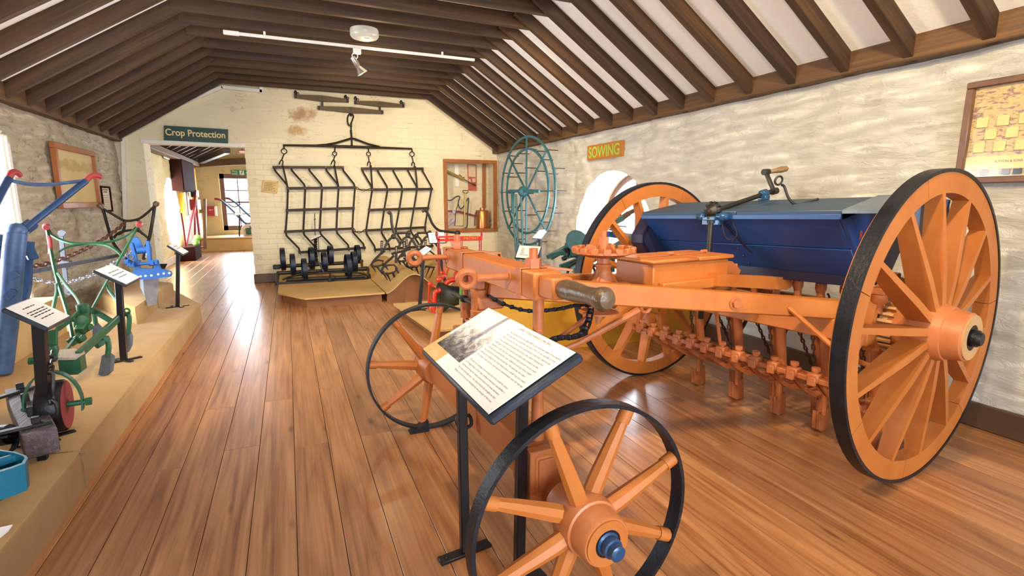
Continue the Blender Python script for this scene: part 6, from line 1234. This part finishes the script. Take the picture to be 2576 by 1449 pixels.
q = MB(); q.tube([Rr(515, 1110), Rr(525, 1200), Rr(540, 1265), Rr(600, 1275), Rr(780, 1278), Rr(1150, 1270), Rr(1200, 1100)], .012, 7).tube(bez([Rr(620, 880), Rr(700, 900), Rr(850, 890), Rr(1040, 900)]), .009, 6); q.build('lower_frame', 'red_paint', rd)
q = MB(); q.lathe([(.135, -.20), (.150, -.195), (.15, -.18), (.11, -.10), (.095, 0), (.11, .10), (.15, .18), (.15, .195), (.135, .20)], V((Rr(850, 1100).x, RY + .02, .242)), (1, .05, 0), 36); q.build('concave_roller', 'roller_black', rd)
q = MB(); q.bar(Rr(870, 600, -.06), Rr(858, 1000, -.1), .025, .006, (0, 1, 0)); q.build('scraper', 'green_strip', rd)
q = MB(); q.tube([Rr(670, 780, -.04), Rr(760, 795, -.04), Rr(1035, 830, -.04)], .016, 8).cyl(Rr(860, 795, -.04), Rr(885, 800, -.04), .034, .034, 10); q.build('axle_bolt', 'iron_dark', rd)
q = MB(); q.ball(Rr(600, 690), .03, 10).ball(Rr(660, 650), .024, 10).ball(Rr(625, 610), .02, 8); q.build('boss', 'red_paint', rd)

# ------------------------------------------------------------------ sign stands in the middle of the room
def mstand(label, fx, fy, z0, corners, foot=True, tall=True):
    s = thing('sign_stand', label, 'sign stand', (fx, fy, z0), 0, 'sign stands'); c = sum(corners, V((0, 0, 0))) / 4; nn = (corners[1] - corners[0]).cross(corners[3] - corners[0]).normalized(); nn = nn if nn.z > 0 else -nn
    big_ = [c + (p - c) * 1.06 for p in corners]; q = MB(); q.prism([p - nn * .014 for p in big_], nn * .012); b = q.build('sign_board', 'board_black', s); q = MB(); q.prism([p - nn * .002 for p in corners], nn * .0015); q.build('printed_sheet', 'paper', b)
    q = MB(); q.bar((fx, fy, z0 + .005), c - nn * .012, .032, .032, (1, 0, 0), .003); q.build('post', 'black_metal', s)
    q = MB(); q.box((fx, fy, z0 + .005), (.20, .028, .008), .002, .4).box((fx, fy, z0 + .005), (.15, .028, .008), .002, -.8); q.build('foot', 'black_metal', s)
    ex = (corners[2] - corners[3]).normalized(); ey = (corners[0] - corners[3]).normalized(); L = (corners[2] - corners[3]).length; Hh = (corners[0] - corners[3]).length
    for i in range(6): q = word_line(L * .7, Hh * .04, corners[3] + ex * L * .15 + ey * Hh * (.78 - .11 * i) + nn * .0002, ex, ey, .0001); q.build('text_line', 'ink', b, smooth=0, normals=False)
    return s
f_ = PZ(1055, 780, .088); mstand('sign stand at the corner of the low platform beside the red seed drill', f_.x, f_.y, .088, [PY(1072, 619, f_.y + .12), PY(1086, 626, f_.y + .12), PY(1066, 642, f_.y - .08), PY(1048, 636, f_.y - .08)])
mstand('sign with white sheet standing behind the red seed drill', 1.73, 6.0, .0, [PY(1077, 586, 6.12), PY(1116, 584, 6.12), PY(1122, 609, 5.98), PY(1081, 611, 5.98)])
mstand('white sign board behind the orange steering bar on the ochre box', 2.05, 4.05, .40, [PY(1307, 617, 4.12), PY(1361, 620, 4.12), PY(1350, 652, 4.0), PY(1297, 647, 4.0)])
mstand('narrow sloping sign beside the foot of the teal spiked wheel', 2.78, 5.62, .088, [PY(1356, 579, 5.7), PY(1379, 576, 5.7), PY(1362, 600, 5.55), PY(1340, 598, 5.55)])

# ------------------------------------------------------------------ teal barrow drill with long handles in front of the round window
bd_ = thing('barrow_drill', 'teal blue barrow seed drill with two long wooden handles on the ochre box', 'seed drill', (2.5, 3.95, .40))
BY_ = 4.0
def K(x, y, o=0.0): return PY(1360 + x / 6.037, 460 + y / 6.037, BY_ + o)
for pts, nm in (([(140, 1130), (400, 960), (640, 830), (900, 700), (1250, 530)], 1), ([(480, 1330), (800, 1150), (1150, 920), (1420, 800), (1640, 690)], 2)):
    o_ = .12 if nm == 1 else -.12; q = MB(); q.bar(K(*pts[0], o_), K(*pts[-1], o_), .045, .055, Z, .006); q.build('handle_beam', 'teal_wood', bd_); e = pts[-1]
    if nm == 1: q = MB(); q.tube(bez([K(e[0] - 10, e[1] + 5, o_), K(e[0] + 100, e[1] - 70, o_), K(e[0] + 200, e[1] - 115, o_), K(e[0] + 300, e[1] - 130, o_)]), [.028] * 8 + [.022] * 8 + [.016] * 8 + [.015], 10); q.build('hand_grip', 'grip_wood', bd_)
q = MB(); q.lathe([(.02, -.10), (.088, -.10), (.092, -.095), (.092, .095), (.088, .10), (.02, .10)], K(545, 880), (.5, 1, 0), 28); q.bar(K(545, 900), K(560, 1090), .17, .15, (0, 1, 0), .01); q.build('seed_drum', 'teal_iron', bd_)
q = MB(); q.strip(bez([K(100, 1130), K(220, 1080), K(330, 1075), K(420, 1100)]), .03, .03, (0, 1, 0)).strip(bez([K(330, 1160), K(420, 1120), K(520, 1110), K(620, 1160)]), .03, .03, (0, 1, 0)); q.build('curved_frame', 'teal_iron', bd_)
q = MB(); q.cyl(K(395, 990), K(425, 1090), .022, .022, 10).ball(K(365, 1145, -.05), .022, 10); q.build('peg', 'iron_dark', bd_)
wk = K(620, 1230, -.02); q = MB(); q.ring(V((wk.x, wk.y, .40 + .135)), (.35, 1, 0), .118, .135, .04, 36); wkk = q.build('land_wheel', 'iron_dark', bd_)
for k in range(6): a = PI * k / 3; d = V((math.cos(a) * .94, -math.cos(a) * .33, math.sin(a))); q = MB(); q.cyl(V((wk.x, wk.y, .535)), V((wk.x, wk.y, .535)) + d * .12, .008, .008, 6); q.build('wheel_spoke', 'iron_dark', wkk)
q = MB(); q.tube([K(860, 640, .3), K(1150, 740, .3), K(1290, 770, .3)], .008, 6).tube([K(1050, 650, .3), K(1300, 665, .3)], .006, 6).tube([K(1180, 640, .3), K(1080, 760, .3)], .008, 6); q.build('brace_rod', 'plough_bluegrey', bd_)
q = MB(); q.bar(K(1090, 560, .32), K(1210, 480, .32), .05, .04, Z, .004).bar(K(1020, 780, .32), K(1210, 810, .32), .05, .05, Z, .004); q.build('blue_fitting', 'bright_blue', bd_)
q = MB(); q.bar(K(760, 1250, .1), K(1000, 1280, .1), .05, .03).bar(K(1090, 1100, .1), K(1080, 1350, .1), .04, .04, (0, 1, 0)).bar(K(300, 1290, .1), K(700, 1130, .1), .04, .05); q.build('under_frame', 'teal_iron', bd_)

# ------------------------------------------------------------------ the room beyond
fp = thing('display_platform', 'low tan platform under the window in the far room', 'platform', (-1.0, 14.6, 0)); q = MB(); q.bb(-2.0, 1.6, 14.08, 15.15, .29, .315); q.build('top_board', 'board_tan', fp); q = MB(); q.bb(-1.98, 1.58, 14.12, 15.15, 0, .29); q.build('plinth', 'board_tan', fp)
cbn = thing('wall_cabinet', 'dark brown cabinet hung high on the far room left wall', 'cabinet', (-1.98, 13, 1.38)); q = MB(); q.bb(-2.10, -1.90, 12.35, 13.85, 1.38, 2.02, .006); q.build('cabinet_body', 'cabinet_brown', cbn); q = MB(); q.bb(-1.90, -1.888, 12.37, 13.83, 1.40, 2.0, .003); q.build('cabinet_door', 'cabinet_brown', cbn)
for x, l in ((PX(455, 480, -2.06).y, 'yellow post under the brown cabinet in the far room'), (14.75, 'yellow post beside the far end wall')): q = MB(); q.bb(-2.10, -2.0, x - .1, x + .1, .02, 1.36 if x < 14 else 1.95, .006); tag(q.build('yellow_post', 'yellow_paint'), l, 'post')
for k, (x, w_) in enumerate(((13.35, .10), (13.75, .14))): q = MB(); q.bb(-2.09, -2.04, x - w_, x + w_, .5, 1.37, .004); tag(q.build('hanging_tool_board', 'pale_board' if k else 'handle_wood'), 'pale upright board under the brown cabinet' if k else 'brown upright board under the brown cabinet', 'board')
q = MB(); q.prism([PX(462, 543, -1.98), PX(510, 535, -1.98), PX(513, 632, -1.98), PX(470, 645, -1.98)], (.02, 0, 0)); tag(q.build('leaning_board', 'pale_board'), 'pale board leaning on the far room left wall behind the red tools', 'board')
rbx = thing('extinguisher_box', 'red box hung on the far room left wall above the red tools', 'box', PX(499, 530, -1.92)); q = MB(); c_ = (PX(488, 500, -1.92) + PX(510, 528, -1.92)) / 2; c_.x = -2.0; q.box(c_, (.18, .55, .24), .006); q.build('box_body', 'cherry_red', rbx)
rb2 = thing('extinguisher_box', 'cherry red box with white side on the far end wall', 'box', PY(534, 545, FE - .1)); a, b = PY(521, 519, FE - .12), PY(541, 543, FE - .12); q = MB(); q.bb(a.x, b.x, FE - .16, FE - .01, b.z, a.z, .004); q.build('box_body', 'cherry_red', rb2); q = MB(); q.bb(b.x + .001, b.x + .05, FE - .155, FE - .01, b.z, a.z, .004); q.build('box_side', 'sign_white', rb2)
q = word_line(.10, .02, (a.x + .03, FE - .1615, a.z - .10), (1, 0, 0), Z, .0005); q.build('lettering', 'sign_white', rb2, smooth=0)
q = MB(); q.box(PX(490, 487, -1.95), (.12, .35, .16), .006); tag(q.build('junction_box', 'iron_dark'), 'small black electrical box under the brown cabinet', 'box')
fx = thing('fire_exit_sign', 'green Fire exit sign with running man and arrow above the far window', 'sign', PY(607, 441, FE - .02)); a, b = PY(581, 428, FE - .03), PY(640, 441, FE - .03); q = MB(); q.bb(a.x, b.x, FE - .035, FE - .022, b.z, a.z, .002); q.build('sign_board', 'sign_exit_green', fx)
q = text_mb('Fire', .12, .05, (a.x + .02, FE - .0365, (a.z + b.z) / 2 + .005), (1, 0, 0), Z, .0005); q.build('lettering', 'sign_white', fx, smooth=0); q = text_mb('exit', .12, .05, (a.x + .02, FE - .0365, b.z + .01), (1, 0, 0), Z, .0005); q.build('lettering', 'sign_white', fx, smooth=0)
q = MB(); m_ = a.x + .24; zz = (a.z + b.z) / 2; q.bb(m_ - .05, m_ + .05, FE - .037, FE - .0352, b.z + .008, a.z - .008); q.build('pictogram_panel', 'sign_white', fx); q = MB(); yy = FE - .0385; q.ball((m_ + .015, yy, zz + .045), .010, 8, (1, .3, 1)).bar((m_ + .01, yy, zz + .03), (m_ - .005, yy, zz - .01), .018, .003, (0, 1, 0)).bar((m_ - .005, yy, zz - .01), (m_ + .02, yy, zz - .03), .010, .003, (0, 1, 0)).bar((m_ - .005, yy, zz - .01), (m_ - .03, yy, zz - .05), .010, .003, (0, 1, 0)).bar((m_ + .01, yy, zz + .025), (m_ + .035, yy, zz + .01), .008, .003, (0, 1, 0)).bar((m_ + .01, yy, zz + .025), (m_ - .025, yy, zz + .01), .008, .003, (0, 1, 0)); q.build('running_figure', 'sign_exit_green', fx)
q = MB(); k_ = m_ + .14; q.bb(k_ - .05, k_ + .03, FE - .037, FE - .0352, zz - .008, zz + .008); q.prism([V((k_ + .055, FE - .037, zz)), V((k_ + .01, FE - .037, zz + .045)), V((k_ + .03, FE - .037, zz)), V((k_ + .01, FE - .037, zz - .045))], (0, .002, 0)); q.build('arrow', 'sign_white', fx)
es = thing('exit_sign', 'small dark green running man sign just inside the doorway', 'sign', (-2.04, 9.5, 1.83)); p0_, p1_ = PX(413, 380, -2.03), PX(429, 402, -2.03); yA, yB_ = p0_.y, p1_.y; zA, zB = p1_.z, p0_.z; q = MB(); q.bb(-2.055, -2.04, min(yA, yB_), max(yA, yB_), zA, zB, .002); q.build('sign_board', 'sign_white', es); q = MB(); ln2 = abs(yB_ - yA); ya_ = min(yA, yB_)
for k in range(3): q.bb(-2.04, -2.038, ya_ + ln2 * (.05 + .32 * k), ya_ + ln2 * (.05 + .32 * k + .22), zA + .02, zB - .02)
q.build('pictogram', 'sign_dark_green', es)
rs = thing('hanging_sign', 'small red-edged notice hanging from the far room ceiling', 'sign', PY(609, 387, 13.4)); q = MB(); q.prism([PY(599, 377, 13.4), PY(620, 378, 13.4), PY(619, 387, 13.4), PY(600, 386, 13.4)], (0, -.01, 0)); q.build('notice', 'cherry_red', rs); q = MB(); q.prism([PY(601, 379, 13.385), PY(618, 380, 13.385), PY(617.5, 385.5, 13.385), PY(602, 384.5, 13.385)], (0, -.003, 0)); q.build('notice_face', 'poster_cream', rs); q = MB(); q.tube([PY(609, 377, 13.395), PY(609, 366, 13.395)], .006, 6); q.build('hanger', 'iron', rs)
TX = -1.86
rt_ = [('red digging fork tool with spiral end leaning in the far room', [(492, 480), (490, 520), (491, 600)], [(491, 600), (488, 604), (495, 609), (488, 614), (495, 619), (488, 624), (494, 632)]), ('red two-armed hand tool leaning on the far room wall', [(492, 512), (480, 560), (468, 618)], [(455, 536), (462, 580), (467, 620)]), ('thin red rod tool leaning in the far room', [(493, 520), (500, 580), (505, 625)], [(500, 622), (511, 620)])]
for l, a, b in rt_:
    t = thing('hand_tool', l, 'tool', PX(a[-1][0], a[-1][1], TX), 0, 'red hand tools in the far room')
    q = MB(); q.tube(bez([PX(x, y, TX) for x, y in a]), .022, 7); q.build('shaft', 'red_dull', t); q = MB(); q.tube([PX(x, y, TX) for x, y in b], .020, 7); q.build('working_end', 'red_dull', t)
tb_ = thing('red_tub', 'dark red tub holding the tool ends on the far room floor', 'tub', PX(475, 640, -1.9)); q = MB(); c_ = PX(478, 636, -1.9); q.box((c_.x, c_.y, .14), (.3, .8, .28), .01); q.build('tub_body', 'cabinet_brown', tb_); q = MB(); q.box((c_.x + .1, c_.y + .2, .34), (.1, .3, .14), .03).ball((c_.x + .12, c_.y + .25, .42), .07, 10); q.build('green_label', 'leaf_green', tb_)
pl2 = thing('horse_plough', 'pale plough with red-tipped handles on the platform by the far window', 'plough', PY(622, 590, 14.6))
def Q(x, y, o=0): return PY(380 + x / 3.623, 300 + y / 3.623, 14.6 + o)
for a, tip in (([(640, 738), (740, 830), (830, 925), (930, 1000)], [(578, 725), (605, 728), (640, 738)]), ([(720, 728), (780, 770), (850, 840), (920, 900)], [(678, 720), (695, 720), (722, 728)])): q = MB(); q.tube(bez([Q(*p) for p in a]), .022, 8); q.build('handle', 'plough_bluegrey', pl2); q = MB(); q.tube([Q(*p) for p in tip], .026, 8); q.build('hand_grip', 'red_dull', pl2)
q = MB(); q.tube(bez([Q(700, 770), Q(760, 800), Q(820, 770)]), .014, 6).tube(bez([Q(800, 880), Q(860, 945), Q(930, 945)]), .02, 6); q.build('brace', 'steel_grey', pl2); q = MB(); q.lathe([(.02, -.03), (.17, -.02), (.17, .02), (.02, .03)], Q(890, 1015), (.2, -1, 0), 24); q.build('wheel', 'pale_board', pl2); q = MB(); q.box(Q(895, 1020, -.06), (.14, .08, .16), .02); q.build('body', 'green_paint', pl2)
fs_ = thing('sign_stand', 'small cream sign on a thin stand in front of the far window', 'sign stand', Q(805, 1065, -.35)); q = MB(); q.cyl(Q(805, 1068, -.35), Q(805, 870, -.35), .016, .016, 8); q.build('post', 'black_metal', fs_); q = MB(); q.prism([Q(755, 850, -.35), Q(842, 850, -.35), Q(838, 878, -.35), Q(757, 878, -.35)], (0, .02, 0)); q.build('sign_board', 'black_metal', fs_); q = MB(); q.prism([Q(760, 853, -.356), Q(838, 853, -.356), Q(835, 875, -.356), Q(761, 875, -.356)], (0, .004, 0)); q.build('printed_sheet', 'paper', fs_)
q = MB(); q.bar(PY(515, 500, 13.9), PY(516, 626, 13.9), .07, .06, (1, 0, 0), .004); tag(q.build('wooden_stud', 'handle_wood'), 'brown wooden stud standing beside the red tools in the far room', 'post')

q = MB(); c_ = PZ(1062, 1082, 0); q.prism([c_ + V((-.07, -.03, 0)), c_ + V((.03, -.03, 0)), c_ + V((.03, -.03, .055))], (0, .06, 0)); tag(q.build('wheel_chock', 'iron_dark'), 'small dark wedge chocking the far front wheel of the drill', 'chock')
